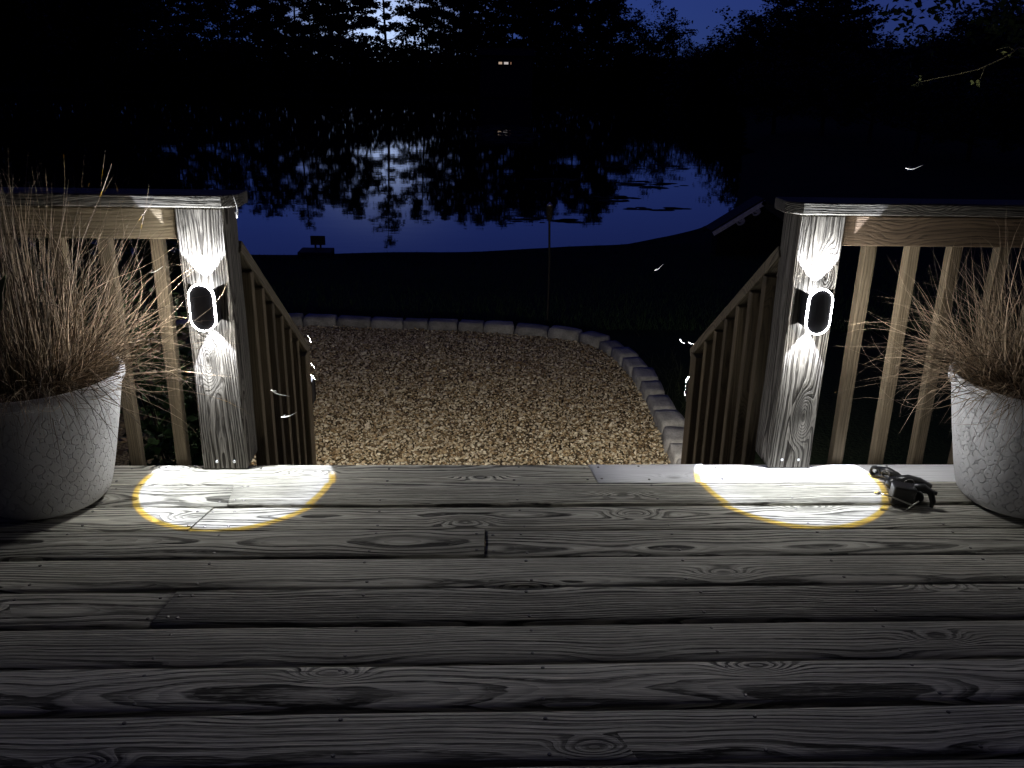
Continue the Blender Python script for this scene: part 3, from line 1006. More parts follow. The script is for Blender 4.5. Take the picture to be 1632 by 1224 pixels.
def grass_clump(loc, side, label, extra, tall):
    root = thing('ornamental_grass', label, 'dry grass', (loc[0], loc[1], 0.34), 0, 'dry grass clumps in the planters')
    S = []
    for _ in range(400):                              # upright haulms
        r = 0.15 * math.sqrt(rng.uniform()); q = rng.uniform(0, 6.283)
        az = q + rng.normal(0, 0.7)
        lean = abs(rng.normal(0.0, 0.16)) + r * 1.3
        L = (rng.uniform(0.22, 0.50) if rng.uniform() < .5 else rng.uniform(.44, .62)) * tall
        S.append(((r * math.cos(q), r * math.sin(q), 0.0), az, lean, L, rng.normal(0.2, 0.45), rng.uniform(.0012, .0029), rng.normal(0, 0.20), rng.uniform(0, 6)))
    for _ in range(130):                              # tall stems at the outer side of the pot
        r = rng.uniform(.03, .17); q = (math.pi if side < 0 else 0) + rng.normal(0, .9)
        S.append(((r * math.cos(q), r * math.sin(q), 0.0), q + rng.normal(0, .8), rng.uniform(0, .32), rng.uniform(.46, .64) * tall, rng.normal(0.1, 0.4), rng.uniform(.0013, .0026), rng.normal(0, 0.12), rng.uniform(0, 6)))
    for _ in range(150):                              # arching blades
        r = 0.17 * math.sqrt(rng.uniform()); q = rng.uniform(0, 6.283)
        S.append(((r * math.cos(q), r * math.sin(q), 0.0), q + rng.normal(0, .4), rng.uniform(.3, .9), rng.uniform(.25, .5), rng.uniform(.3, 1.5), rng.uniform(.0010, .0019), rng.normal(0, 0.09), rng.uniform(0, 6)))
    for _ in range(extra):                            # sprays leaning over the rim towards the lamp
        r = rng.uniform(0.08, 0.19); q = (0 if side < 0 else math.pi) + rng.normal(0, 0.55)
        S.append(((r * math.cos(q), r * math.sin(q), rng.uniform(0, .08)), q + rng.normal(0, .35), rng.uniform(.7, 1.6), rng.uniform(.16, .46), rng.uniform(-1.3, 1.3), rng.uniform(.0011, .0021), rng.normal(0, 0.15), rng.uniform(0, 6)))
    v, f = blades(S)
    link('blades', fast_mesh('blades', v, f, M['straw'], True), root)['kind'] = 'stuff'
    S = []
    for _ in range(2600):                             # matted thatch at the foot of the clump
        r = 0.20 * math.sqrt(rng.uniform()); q = rng.uniform(0, 6.283)
        S.append(((r * math.cos(q), r * math.sin(q), rng.uniform(-.005, .10) * (1.1 - r / .2 * .7)), rng.uniform(0, 6.28), rng.uniform(.5, 1.7), rng.uniform(.05, .13), rng.normal(0, 1.2), rng.uniform(.0006, .0013), rng.normal(0, .1), rng.uniform(0, 6)))
    v, f = blades(S, 4)
    link('thatch', fast_mesh('thatch', v, f, M['thatch'], True), root)['kind'] = 'stuff'
    S = []
    for _ in range(110):                              # blades hanging down the outside of the pot
        q = (-0.9 if side < 0 else math.pi + 0.9) + rng.normal(0, .75)
        S.append(((.20 * math.cos(q), .20 * math.sin(q), rng.uniform(.045, .075)), q + rng.normal(0, .3), rng.uniform(1.1, 1.5), rng.uniform(.12, .34), rng.uniform(1.7, 2.6), rng.uniform(.0006, .0011), rng.normal(0, .05), rng.uniform(0, 6)))
    v, f = blades(S)
    link('hanging_blades', fast_mesh('hanging_blades', v, f, M['straw'], True), root)['kind'] = 'stuff'


grass_clump(LP, -1, 'tall upright clump of dry brown grass in the left white planter', 210, 1.06)
grass_clump(RP, 1, 'loose clump of dry brown grass in the right white planter', 280, 0.90)

# ---------------------------------------------------------------- black clamps beside the right planter
def clamp_root(name, label, loc, rz):
    return thing(name, label, 'clamp', loc, rz, 'black clamps on the deck')


def c_clamp(loc, rz, label, k=1.0):
    """small black bar clamp lying on its side: block jaw, curved back, screw with a steel tommy bar"""
    root = thing('screw_clamp', label, 'clamp', loc, rz, 'black clamps on the deck')
    mb = MB(); mb.box(-0.045 * k, 0.02 * k, -0.028 * k, 0.02 * k, 0, 0.06 * k)
    bevel(link('jaw', mb.mesh('jaw', M['blackmetal']), root, (0, 0, 0.001), (0, R(4), 0)), 0.006 * k)
    mb = MB(); mb.tube([(0.015 * k, 0, .055 * k), (.045 * k, 0, .058 * k), (.066 * k, -.005, .045 * k), (.074 * k, -.012 * k, .02 * k), (.07 * k, -.02 * k, .004 * k)], [.012 * k, .012 * k, .011 * k, .009 * k, .005 * k], 8)
    link('curved_arm', mb.mesh('curved_arm', M['blackmetal'], True), root)
    mb = MB(); mb.tube([(-.085 * k, -.034 * k, .040 * k), (-.05 * k, -.036 * k, .034 * k), (.012 * k, -.042 * k, .016 * k)], [.0030, .0024, .0024], 8)
    mb.tube([(-.003 * k, -.046 * k, .002 * k), (.012 * k, -.042 * k, .016 * k), (.028 * k, -.040 * k, .030 * k)], [.002, .0025, .002], 6)
    sc_ = link('steel_bar', mb.mesh('steel_bar', M['chrome'], True), root)
    mb = MB(); mb.lathe([(.0001, -.009), (.005, -.007), (.0066, 0), (.005, .007), (.0001, .009)], 12)
    link('tip', mb.mesh('tip', plain('white_tip', (.8, .8, .8), .4), True), sc_, (-.088 * k, -.034 * k, .0405 * k), (0, R(80), 0))
    mb = MB(); mb.lathe([(.0001, .0), (.019 * k, 0), (.022 * k, .006), (.022 * k, .026), (.016 * k, .03), (.0001, .03)], 20)
    link('pad', mb.mesh('pad', M['blackmetal'], True), root, (.03 * k, .03 * k, .012 * k), (R(70), R(15), 0))
    return root


c_clamp((1.165, -0.285, 0.003), -0.25, 'front black metal clamp with a white tipped steel bar, beside the right planter')


def spring_clamp(loc, rz, label, k=1.0):
    root = thing('spring_clamp', label, 'clamp', loc, rz, 'black clamps on the deck')
    mb = MB(); mb.tube([(-.04 * k, 0, .03 * k), (0, 0, .036 * k), (.035 * k, .004 * k, .03 * k), (.075 * k, .008 * k, .014 * k)], [.013 * k, .017 * k, .014 * k, .009 * k], 8)
    link('handle', mb.mesh('handle', M['blackmetal'], True), root)
    mb = MB(); mb.tube([(-.042 * k, -.01 * k, .012 * k), (0, -.004 * k, .014 * k), (.04 * k, -.018 * k, .012 * k), (.085 * k, -.03 * k, .008 * k)], [.010 * k, .012 * k, .011 * k, .007 * k], 8)
    link('handle', mb.mesh('handle', M['blackmetal'], True), root)
    mb = MB()
    mb.tube([(.016 * k * math.cos(a), -.02 * k + .006 * k * a / 6, .028 * k + .016 * k * math.sin(a)) for a in np.linspace(0, 12.5, 40)], .0016, 5)
    link('spring', mb.mesh('spring', M['screw'], True), root)
    mb = MB(); mb.lathe([(.017 * k, 0), (.021 * k, .002), (.021 * k, .026 * k), (.017 * k, .028 * k), (.012 * k, .02 * k), (.012 * k, 0)], 18)
    link('pad', mb.mesh('pad', M['blackmetal'], True), root, (-.05 * k, .004 * k, .021 * k), (R(90), 0, R(20)))
    return root


spring_clamp((1.215, -0.195, 0.003), -0.2, 'middle black clamp of the little heap, with a steel spring', 0.95)
spring_clamp((1.185, -0.125, 0.003), -0.9, 'rear black clamp of the little heap, at the deck edge', 0.8)

# ---------------------------------------------------------------- tiki torch on the lawn edge
tk = thing('garden_torch', 'tall thin garden torch on a pole in the lawn behind the stones', 'torch', (0.503, 4.46, -0.80))
mb = MB(); mb.tube([(0, 0, -.05), (0.002, 0, .5), (-.012, 0, .93)], [.010, .0095, .009], 10)
link('pole', mb.mesh('pole', plain('dark_bamboo', (.02, .016, .011), .6, .3, 0, 30, .3)), tk)
mb = MB(); mb.lathe([(.008, .0), (.022, .01), (.026, .05), (.030, .10), (.028, .115)], 14)
link('head', mb.mesh('head', plain('woven_rattan', (.03, .024, .016), .7, .2, 0, 120, .6, .004), True), tk, (-.012, 0, .89))
mb = MB(); mb.lathe([(.0001, .0), (.022, .0), (.024, .012), (.010, .02), (.006, .032), (.0001, .034)], 14)
link('oil_can', mb.mesh('oil_can', M['chrome'], True), tk, (-.012, 0, 1.005))

# ---------------------------------------------------------------- low chair by the water
DK = plain('dark_weathered_timber', (.05, .045, .04), .8, .2, 0, 20, .3)
ch = thing('garden_chair', 'low dark garden chair with a narrow backrest at the water edge', 'chair', (-2.86, 12.32, float(ground_z(-2.86, 12.32))))
cz = 0.0
for nm, dims in (('seat', (-.28, .28, -.22, .24, .09, .15)), ('backrest', (-.125, .13, .20, .235, .20, .36))):
    mb = MB(); mb.box(*dims); bevel(link(nm, mb.mesh(nm, DK), ch), .008)
for x in (-.045, .045):
    mb = MB(); mb.box(x - .015, x + .015, .205, .23, .15, .21); link('back_support', mb.mesh('back_support', DK), ch)
for x in (-.25, .25):
    for y in (-.18, .20):
        mb = MB(); mb.box(x - .03, x + .03, y - .03, y + .03, -.08, .09); link('leg', mb.mesh('leg', DK), ch)

# ---------------------------------------------------------------- little hut with scalloped gable trim
hz = float(ground_z(4.15, 10.4)) - .05
hut = thing('garden_hut', 'little dark hut with pale scalloped gable trim beside the pond', 'hut', (4.13, 10.0, hz))
pk = -0.436 - hz; ev = pk - .47
mb = MB()
P = [(-.62, 0), (.62, 0), (.62, ev - .03), (0, pk - .10), (-.62, ev - .03)]
mb.add([(x, .06, z) for x, z in P] + [(x, .34, z) for x, z in P], [(0, 1, 2, 3, 4), (9, 8, 7, 6, 5)] + [((i + 1) % 5, i, 5 + i, 5 + (i + 1) % 5) for i in range(5)])
link('wall', mb.mesh('wall', plain('hut_dark_boards', (.010, .009, .008), .9, .1, 0, 10, .3)), hut)
for s_ in (-1, 1):
    dx, dz = .73, -.475
    sl = math.atan2(dz, dx); LL = math.hypot(dx, dz)
    mb = MB(); mb.box(0, LL, -.02, .36, -.012, .012)
    link('roof', mb.mesh('roof', plain('hut_shingle', (.03, .03, .033), .8, .2, 0, 40, .4, .004)), hut, (0, 0.03, pk), (0, -sl if s_ > 0 else math.pi + sl, 0))
    # pale fascia; the right slope's is coloured dark for the shade there
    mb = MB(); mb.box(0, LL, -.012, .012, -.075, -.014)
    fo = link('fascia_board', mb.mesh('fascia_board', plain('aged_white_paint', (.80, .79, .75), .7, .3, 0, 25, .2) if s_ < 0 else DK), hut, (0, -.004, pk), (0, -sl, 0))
    if s_ < 0:
        fo.rotation_euler = (0, sl, math.pi) 
        fo.rotation_euler = (0, -sl, math.pi)
        fo.location = (0, -.004, pk)
        mb = MB()
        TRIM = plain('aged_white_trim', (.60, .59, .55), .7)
        for cx_ in (.18, .44):
            mb = MB()
            pts = [(cx_ + .055 * math.cos(a), 0, -.10 + .04 * math.sin(a)) for a in np.linspace(-2.9, .5, 10)]
            mb.tube(pts, [.016] * 10, 6)
            mb.tube([(cx_ - .06, 0, -.085), (cx_ - .02, 0, -.11), (cx_ + .02, 0, -.085)], [.018, .022, .018], 6)
            link('scroll_trim', mb.mesh('scroll_trim', TRIM), fo)['kind'] = 'stuff'
        

# ---------------------------------------------------------------- trees
M['bark'] = plain('dark_bark', (.045, .035, .027), .95, .1, 0, 8, .4)
M['needles'] = leafmat('pine_needles', (.010, .018, .010), (.022, .034, .016))
M['leaf'] = leafmat('broad_leaves', (.012, .024, .010), (.026, .042, .016))


def leaf_quads(centres, size, flat=0.6, spread=None):
    """random little quads round each centre"""
    c = np.asarray(centres, float); n = len(c)
    a = rng.normal(0, 1, (n, 3)); a[:, 2] *= flat; a /= np.linalg.norm(a, axis=1)[:, None]
    b = rng.normal(0, 1, (n, 3)); b -= a * (a * b).sum(1)[:, None]; b /= np.linalg.norm(b, axis=1)[:, None]
    s1 = size * rng.uniform(.5, 1.3, (n, 1)); s2 = s1 * rng.uniform(.35, .8, (n, 1))
    v = np.stack([c - a * s1, c + b * s2, c + a * s1, c - b * s2], 1).reshape(-1, 3)
    f = np.arange(4 * n).reshape(n, 4)
    return v, f


def pine_protos(k):
    out = []
    for i in range(k):
        H = 1.0
        mb = MB()
        lean = rng.normal(0, .012, 2)
        mb.tube([(lean[0] * z * 3, lean[1] * z * 3, z) for z in np.linspace(0, .97, 9)], list(np.linspace(.013, .002, 9)), 7)
        z0 = rng.uniform(.18, .42); C = []
        nb = int(rng.integers(40, 58))
        for b_ in range(nb):
            z = z0 + (0.98 - z0) * (b_ / nb) ** .9 + rng.normal(0, .012)
            L = (0.06 + .17 * (1 - min(1, max(0, (z - z0) / (1 - z0))) ** 1.5)) * rng.uniform(.55, 1.25)
            if b_ < 4: L *= rng.uniform(.4, 1.0)
            az = rng.uniform(0, 6.283); up = rng.uniform(-.1, .45)
            e = np.array([math.cos(az) * L, math.sin(az) * L, up * L]); o = np.array([lean[0] * z * 3, lean[1] * z * 3, z])
            mb.tube([o, o + e * .5 + (0, 0, .006), o + e], [.0028, .0018, .0008], 4)
            for s_ in np.linspace(.45, 1.05, max(3, int(L / .035))):
                n = int(rng.integers(16, 30))
                C.append(o + e * s_ + rng.normal(0, 1, (n, 3)) * np.array([.017, .017, .011]))
        C = np.concatenate(C)
        v, f = leaf_quads(C, .0140)
        out.append((mb.mesh('trunk', M['bark']), fast_mesh('crown', v, f, M['needles'])))
    return out


def broad_protos(k, droop=0):
    out = []
    for i in range(k):
        mb = MB(); C = []
        mb.tube([(0, 0, 0), (.005, .004, .2), (.0, .0, .45), (.01, 0, .7)], [.022, .017, .012, .006], 7)
        for b_ in range(34):
            az = rng.uniform(0, 6.283); z = rng.uniform(.18, .62); L = rng.uniform(.14, .34) * (1.15 - .5 * abs(z - .4))
            e = np.array([math.cos(az) * L, math.sin(az) * L, rng.uniform(.12, .9) * L]); o = np.array([0, 0, z])
            mb.tube([o, o + e * .6, o + e], [.007, .004, .002], 5)
            for q in range(int(rng.integers(7, 12))):
                c = o + e * rng.uniform(.5, 1.15) + rng.normal(0, .045, 3)
                n = int(rng.integers(22, 44))
                C.append(c + rng.normal(0, 1, (n, 3)) * np.array([.030, .030, .022]) * rng.uniform(.7, 1.3))
        for q in range(14):
            c = np.array([0, 0, rng.uniform(.6, .92)]) + rng.normal(0, .06, 3) * np.array([1, 1, .4])
            C.append(c + rng.normal(0, 1, (40, 3)) * .03)
        C = np.concatenate(C); C[:, 2] = np.minimum(C[:, 2], 1.02)
        v, f = leaf_quads(C, .0145)
        out.append((mb.mesh('trunk', M['bark']), fast_mesh('crown', v, f, M['leaf'])))
    return out


PINE = pine_protos(6); BROAD = broad_protos(5)


def tree(name, protos, x, y, h, label, group, wide=1.0, cat='tree'):
    z = float(ground_z(x, y)) - .1
    root = tag(link(name, None, None, (x, y, z), (0, 0, rng.uniform(0, 6.28))), label, cat, group)
    t_, c_ = protos[int(rng.integers(len(protos)))]
    for nm, me in (('trunk', t_), ('crown', c_)):
        o = link(nm, me, root); o.scale = (h * wide, h * wide, h)
    return root


def azim(px, y=40):
    """bearing (x per unit y) of a picture column near the treeline"""
    k = fw + rt * ((px - 816) / 1357.6) + dn * ((y - 612) / 1357.6)
    return k.x / k.y


def at(px, Y, y=60):
    return CAM.x + azim(px, y) * (Y - CAM.y)


ORD = ('leftmost', 'second from the left', 'third from the left', 'fourth from the left', 'fifth from the left', 'rightmost')


def nth(k, n):
    return ORD[-1] if k == n - 1 else ORD[k]


GP = 'tall pines along the far bank of the pond'
# columns of the far row in the photograph; a clear gap of sky stays at 655 and around 600-640 only one pine stands
for px, Y, h in ((205, 150, 22), (240, 158, 20), (268, 151, 23), (300, 156, 21), (330, 149, 22), (352, 160, 23), (385, 152, 21), (410, 149, 24), (440, 158, 22), (468, 151, 23), (498, 156, 22),
                 (522, 149, 21), (545, 159, 23), (566, 153, 20), (700, 150, 23), (722, 157, 24), (748, 149, 22), (775, 155, 23), (806, 149, 22), (832, 158, 24), (862, 150, 22), (890, 154, 23), (922, 149, 22), (955, 156, 24), (975, 150, 20)):
    tree('pine_tree', PINE, at(px, Y), Y, h * rng.uniform(.80, .93), 'tall dark pine in the dense row on the far bank of the pond', GP)
for px, Y, h in ((195, 176, 24), (262, 178, 25), (345, 175, 23), (430, 184, 24), (532, 176, 23), (712, 178, 24), (764, 176, 24), (820, 177, 25), (848, 184, 24), (878, 178, 25), (938, 176, 25), (965, 181, 23)):
    tree('pine_tree', PINE, at(px, Y), Y, h * rng.uniform(.80, .93), 'tall dark pine in the dense row on the far bank of the pond', GP, 1.1)
tree('pine_tree', PINE, at(617, 150), 150, 23.0, 'lone tall pine standing in the bright sky gap on the far bank', GP)
tree('pine_tree', PINE, at(676, 153), 153, 20.0, 'pine just right of the bright sky gap on the far bank', GP)
GB = 'broad dark trees round the pond'
for k, (px, Y, h) in enumerate(((-40, 100, 22), (20, 110, 22), (60, 120, 24), (110, 118, 22), (150, 125, 22))):
    tree('broadleaf_tree', BROAD, at(px, Y), Y, h, '%s of the big black trees at the far left of the pond' % nth(k, 5), GB, 1.1)
tree('broadleaf_tree', BROAD, at(1040, 140), 140, 15.0, 'round topped tree right of the pines with sky on both sides', GB, 1.0)
tree('broadleaf_tree', BROAD, at(1098, 142), 142, 9.5, 'small tree low in the notch of sky right of the round topped tree', GB, .8)
for k, (px, Y, h) in enumerate(((1150, 112, 10.2), (1190, 108, 11.6), (1235, 104, 11.8), (1280, 98, 11.6), (1330, 100, 11.2), (1368, 96, 9.2))):
    tree('broadleaf_tree', BROAD, at(px, Y), Y, h, '%s of the rounded dark trees on the right bank' % nth(k, 6), GB, 1.2)
tree('pine_tree', PINE, at(1268, 118), 118, 19.0, 'tall pine rising above the rounded trees on the right bank', GP, 1.15)
tree('pine_tree', PINE, at(1345, 116), 116, 20.0, 'second tall pine above the rounded trees, at their right end', GP, 1.15)
tree('pine_tree', PINE, at(1310, 122), 122, 17.0, 'shorter pine between the two tall ones on the right bank', GP, 1.15)
for k, (px, Y, h) in enumerate(((1415, 92, 6.3), (1460, 88, 6.3), (1500, 80, 6.4), (1545, 74, 7.6), (1590, 66, 8.4), (1640, 60, 8.5))):
    tree('broadleaf_tree', BROAD, at(px, Y), Y, h, '%s of the low dark trees at the right end of the treeline' % nth(k, 6), GB, 1.4)

for k, (px, Y, h) in enumerate(((1250, 48, 5.0), (1330, 42, 4.6), (1410, 36, 4.0), (1490, 30, 3.7), (1580, 26, 3.4), (1680, 22, 3.2))):
    tree('bushy_tree', BROAD, at(px, Y), Y, h, '%s of the black bushy trees close behind the right deck railing' % nth(k, 6), GB, 1.25)

for k, (px, Y, h) in enumerate(((-30, 7.5, 1.35), (50, 8.2, 1.25), (125, 7.8, 1.2), (195, 8.6, 1.15), (262, 8.0, 1.0))):
    tree('bush', BROAD, at(px, Y, 330), Y, h, '%s of the dark bushes on the lawn behind the left deck railing' % nth(k, 5), 'dark bushes behind the left railing', 1.25, 'bush')

# undergrowth: one dark mass of bushes under and between the trees
C = []
for px, Y, h, wd, n in [(p, (154 if 745 < p < 880 else 146) + rng.uniform(-3, 5), rng.uniform(7.0, 9.2) * (0.8 if 580 < p < 700 else 1), 4.5, 1100) for p in np.arange(-60, 1010, 17)] + \
        [(p, 142 + rng.uniform(0, 6), 5.8, 4.5, 800) for p in np.arange(1000, 1140, 16)] + \
        [(p, np.interp(p, [1120, 1400, 1700], [118, 96, 60]), np.interp(p, [1120, 1400, 1700], [7.5, 5.4, 5.4]), 4.5, 1000) for p in np.arange(1110, 1720, 18)]:
    x = at(px, Y); z = float(ground_z(x, Y))
    q = rng.uniform(0, 1, (n, 1))
    C.append(np.array([x, Y, z]) + np.concatenate([rng.normal(0, wd * .45, (n, 2)), h * q * (1 - .12 * rng.uniform(0, 1, (n, 1)))], 1))
v, f = leaf_quads(np.concatenate(C), .36)
tag(link('undergrowth', fast_mesh('undergrowth', v, f, M['leaf'])), 'black mass of bushes under the trees round the pond', 'undergrowth', kind='stuff')

# overhanging tree whose lit twig enters at the right
ot = thing('overhanging_tree', 'near tree leaning in at the upper right with one pale lit twig', 'tree', (4.5, 3.6, -.85))
off = Vector((4.5, 3.6, -.85))
mb = MB(); mb.tube([(0, 0, -.1), (.05, 0, .9), (0.0, .1, 1.9), (-.15, .2, 2.9), (-.1, .3, 3.9)], [.10, .085, .075, .06, .03], 9)
link('trunk', mb.mesh('trunk', M['bark'], True), ot)
TW = [Vector(p) for p in ((4.45, 3.7, 1.25), (3.50, 2.9, 1.33), (2.75, 2.1, 1.36), (2.322, 1.5, 1.349), (2.259, 1.5, 1.304), (2.154, 1.5, 1.254), (2.05, 1.5, 1.228), (1.973, 1.5, 1.213), (1.875, 1.5, 1.19))]
mb = MB(); mb.tube([p - off for p in TW], [.03, .014, .006, .0032, .003, .0026, .0022, .002, .0012], 6)
mb.tube([Vector(p) - off for p in ((2.18, 1.5, 1.262), (2.172, 1.5, 1.225), (2.158, 1.5, 1.185))], [.0022, .0018, .001], 5)
mb.tube([Vector(p) - off for p in ((2.30, 1.5, 1.335), (2.26, 1.48, 1.35), (2.2, 1.47, 1.335))], [.002, .0014, .001], 5)
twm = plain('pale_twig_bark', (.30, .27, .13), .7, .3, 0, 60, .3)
br = link('branch', mb.mesh('branch', twm, True), ot)
C = []
for _ in range(46):
    c = np.array([-.28, 1.5, 3.05]) + rng.normal(0, 1, 3) * np.array([.55, .5, .34])
    C.append(c + rng.normal(0, .09, (60, 3)))
for _ in range(30):
    c = np.array([.0, .3, 4.2]) + rng.normal(0, 1, 3) * np.array([.8, .6, .5])
    C.append(c + rng.normal(0, .09, (50, 3)))
v, f = leaf_quads(np.concatenate(C), .04)
link('crown', fast_mesh('crown', v, f, M['leaf']), ot)
C = [np.array(p) + rng.normal(0, .012, (5, 3)) for p in ((1.875, 1.5, 1.19), (1.89, 1.5, 1.20), (2.158, 1.5, 1.185), (2.25, 1.49, 1.31))]
v, f = leaf_quads(np.concatenate(C) - np.array(off), .012)
link('twig_leaves', fast_mesh('twig_leaves', v, f, leafmat('young_twig_leaves', (.12, .14, .05), (.22, .24, .08))), ot)['kind'] = 'stuff'

# shrub behind the left railing, and a broad leafed plant at the left edge
sh = thing('shrub', 'green shrub growing behind the left deck railing', 'shrub', (-1.32, 0.75, -.80))
mb = MB(); C = []
for _ in range(16):
    az = rng.uniform(0, 6.28); e = np.array([math.cos(az) * .16, math.sin(az) * .16, rng.uniform(.75, 1.22)])
    mb.tube([(0, 0, 0), e * .5 + (0, 0, .05), e], [.008, .006, .002], 5)
    for s_ in np.linspace(.35, 1, 9): C.append(e * s_ + rng.normal(0, .055, (14, 3)))
link('stem', mb.mesh('stem', M['bark']), sh)
v, f = leaf_quads(np.concatenate(C), .026)
link('foliage', fast_mesh('foliage', v, f, leafmat('shrub_leaves', (.022, .05, .016), (.05, .10, .03))), sh)

lp = thing('leafy_plant', 'broad leafed plant beside the left planter at the picture edge', 'plant', (-1.44, -.62, .004))
mb = MB()
def broadleaf(mb, base, tip, wid, sag=.02):
    base, tip = Vector(base), Vector(tip); d = tip - base; sd = d.cross(Vector((0.3, 1, .2))).normalized(); n = 8
    vs = []
    for i in range(n + 1):
        s_ = i / n; w_ = wid * math.sin(math.pi * min(1, s_ * .96 + .04)) ** .8
        c = base + d * s_ - Vector((0, 0, sag * 4 * s_ * (s_ - 1) * -1))
        vs += [c - sd * w_, c + Vector((0, 0, -.004)), c + sd * w_]
    mb.add(vs, [(i * 3 + j, i * 3 + j + 1, i * 3 + j + 4, i * 3 + j + 3) for i in range(n) for j in range(2)])
lf = leafmat('plant_leaves', (.05, .10, .03), (.16, .22, .09), .5)
mb.tube([(0, 0, 0), (.0, .08, .25), (-.02, .15, .55)], [.006, .005, .003], 6)
link('stem', mb.mesh('stem', lf), lp)
for bt in (((.13, .10, .58), (.195, .17, .711), .024), ((-.02, .15, .55), (-.09, .2, .66), .025), ((0, .1, .35), (-.1, .05, .42), .025), ((0, .1, .3), (-.08, .2, .30), .025)):
    mb = MB(); broadleaf(mb, *bt); link('leaf', mb.mesh('leaf', lf, True), lp)

# weeds and leaf litter
wd = thing('weed_clump', 'low dark weeds outside the right side of the stone edging', 'weeds', (1.35, 2.55, -.81))
S = []
for _ in range(420):
    x, y = rng.normal(0, .12), rng.normal(0, .45)
    S.append(((x, y, 0), rng.uniform(0, 6.28), rng.uniform(.1, .9), rng.uniform(.05, .16), rng.uniform(.3, 1.5), rng.uniform(.0018, .004), 0, rng.uniform(0, 6)))
v, f = blades(S, 5)
link('foliage', fast_mesh('foliage', v, f, leafmat('weed_leaves', (.02, .03, .012), (.05, .06, .025))), wd)
C = np.stack([rng.uniform(-2.9, -1.05, 2600), rng.uniform(.15, 2.6, 2600), rng.uniform(-.80, -.745, 2600)], 1)
v, f = leaf_quads(C, .028, .25)
tag(link('leaf_litter', fast_mesh('leaf_litter', v, f, leafmat('dead_leaves', (.06, .04, .02), (.20, .14, .075)))), 'dead brown leaves on the ground behind the left railing', 'leaf litter', kind='stuff')

# short lawn beyond the stones
n = 42000
gx = rng.uniform(-6, 5.5, n); gy = 4.35 + (rng.uniform(0, 1, n) ** 1.6) * 8.6
ok = ~inside(gx, gy - .17, poly); gx, gy = gx[ok], gy[ok]; n = len(gx)
gz = ground_z(gx, gy) - .005
hh = rng.uniform(.03, .075, n); a = rng.uniform(0, 6.28, n); w_ = .0035
bx = np.stack([gx, gy, gz], 1); dx = np.stack([np.cos(a) * w_, np.sin(a) * w_, np.zeros(n)], 1)
tip = bx + np.stack([rng.normal(0, .02, n), rng.normal(0, .02, n), hh], 1)
v = np.stack([bx - dx, bx + dx, tip], 1).reshape(-1, 3)
tag(link('lawn_grass', fast_mesh('lawn_grass', v, np.arange(3 * n).reshape(n, 3), leafmat('lawn_blades', (.018, .045, .012), (.05, .085, .028)))), 'short dark grass on the lawn between the stones and the pond', 'grass', kind='stuff')
# rough grass at the water's edge
S = []
for _ in range(900):
    x = rng.uniform(-7, 6.5); y = float(np.interp(x, SX, SY)) - rng.uniform(.0, .3)
    S.append(((x, y, float(ground_z(x, y)) - .02), rng.uniform(0, 6.28), rng.uniform(.0, .6), rng.uniform(.04, .13), rng.uniform(.2, 1.2), rng.uniform(.003, .006), 0, rng.uniform(0, 6)))
v, f = blades(S, 4)
tag(link('shore_grass', fast_mesh('shore_grass', v, f, leafmat('shore_blades', (.012, .02, .008), (.03, .04, .016)))), 'rough grass fringe along the near water edge', 'grass', kind='stuff')

# ---------------------------------------------------------------- far house with two lit porch windows
fh = thing('far_house', 'distant dark house across the pond with two small lit windows', 'house', (5.0, 142.6, -1.9))
mb = MB(); mb.box(-4.2, 4.2, 0, 6, -1.5, 6.4); link('wall', mb.mesh('wall', plain('far_house_wall', (.03, .03, .03), .9)), fh)
mb = MB()
P = [(-4.7, -.5), (4.7, -.5), (4.7, 6.5), (-4.7, 6.5)]
mb.add([(x, y, 6.4) for x, y in P] + [(-4.7, 3.0, 7.6), (4.7, 3.0, 7.6)], [(0, 1, 5, 4), (2, 3, 4, 5), (1, 2, 5), (3, 0, 4), (3, 2, 1, 0)])
link('roof', mb.mesh('roof', plain('far_house_roof', (.02, .02, .022), .9)), fh)
for x0, x1, cc, ss in ((-1.25, -.70, (1, .72, .5), .45), (-.38, .30, (1, .9, .85), .5), (.62, .80, (1, .5, .25), .2)):
    f_ = MB(); f_.box(x0 - .06, x1 + .06, -.06, -.002, 5.0, 5.5); wo = link('window', f_.mesh('window', DK), fh)
    g_ = MB(); g_.box(x0, x1, -.075, -.062, 5.08, 5.42); link('pane', g_.mesh('pane', emit('lit_window', cc, ss)), wo)

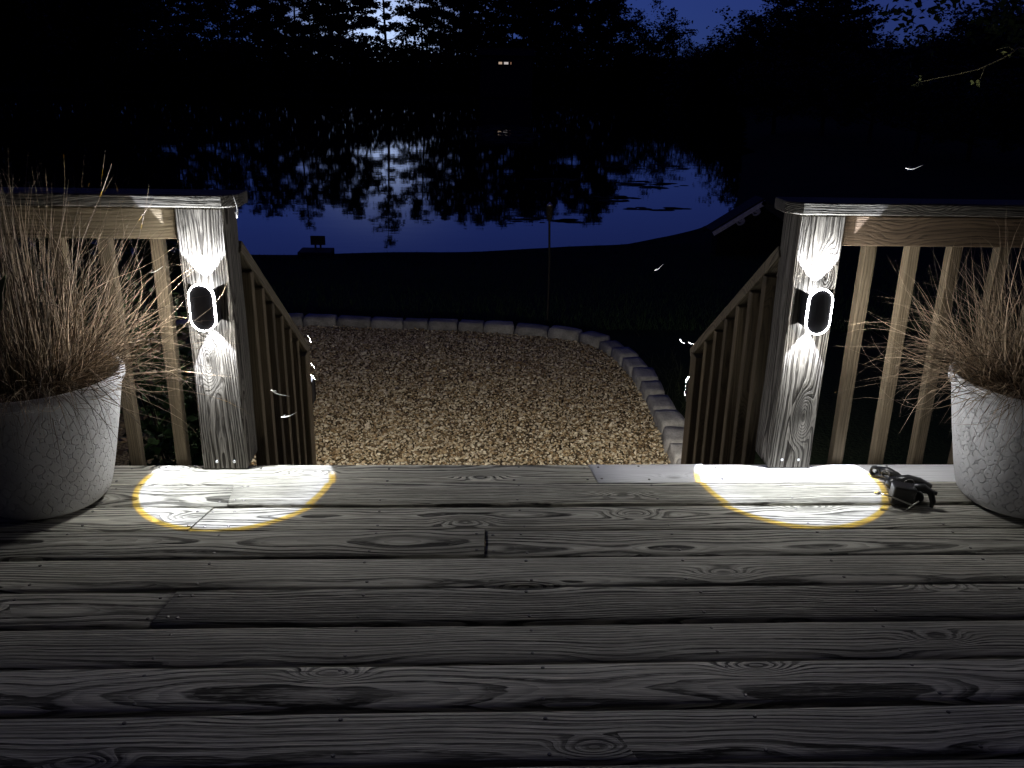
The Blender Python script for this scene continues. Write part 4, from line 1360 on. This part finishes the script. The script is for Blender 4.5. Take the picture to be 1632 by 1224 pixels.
# ---------------------------------------------------------------- pale mayflies in place of bright insect trails and glints round the lamps
fly = plain('pale_insect', (.75, .74, .68), .5, .4)
wing = plain('insect_wing', (.7, .7, .66), .4, .4)


def mayfly_mesh():
    b = MB(); pts = [(0, 0, 0), (.006, 0, .0015), (.013, 0, .004), (.020, 0, .0085), (.030, 0, .018), (.036, 0, .024)]
    b.tube(pts, [.0012, .0016, .0014, .0010, .0005, .0003], 6)
    w = MB(); w.add([(.002, 0, .002), (.007, .002, .007), (.009, .0025, .008), (.007, .001, .003)], [(0, 1, 2, 3)])
    w.add([(.002, 0, .002), (.007, -.002, .007), (.009, -.0025, .008), (.007, -.001, .003)], [(3, 2, 1, 0)])
    return b.mesh('body', fly, True), w.mesh('wing', wing)


MBODY, MWING = mayfly_mesh()
for p, sz, rot, lab in (((1.065, -.15, .965), 1.3, (0, R(25), .2), 'pale mayfly high in the dark above the right deck railing'),
                        ((-.78, -.10, .80), 1.5, (0, R(-62), 0), 'pale mayfly hovering by the inner corner of the left post top'),
                        ((-.738, -.05, .273), 1.4, (0, R(60), .3), 'pale mayfly beside the lower half of the left post'),
                        ((-.714, -.05, .184), 1.2, (0, R(15), 0), 'pale mayfly low in front of the left stair balusters'),
                        ((.659, 1.1, .405), 1.1, (0, R(-5), 0), 'tiny pale mayfly over the dark lawn right of centre'),
                        ((.801, 1.12, .090), .8, (0, R(75), 0), 'outer pale mayfly at the right stair lamp'),
                        ((.842, 1.12, .075), .7, (0, R(50), 0), 'inner pale mayfly at the right stair lamp'),
                        ((-.84, 1.12, .065), .9, (0, R(-80), 0), 'pale mayfly in place of the bright spot above the left stair lamp'),
                        ((-.845, 1.12, -.03), .8, (0, R(85), 0), 'pale mayfly just below the left stair handrail end'),
                        ((-1.02, -.15, .655), 1.0, (0, R(10), 0), 'pale mayfly at the outer edge of the left post')):
    root = tag(link('mayfly', None, None, p, rot), lab, 'insect', 'mayflies round the lamps')
    for nm, me in (('body', MBODY), ('wing', MWING)):
        o = link(nm, me, root); o.scale = (sz, sz, sz)
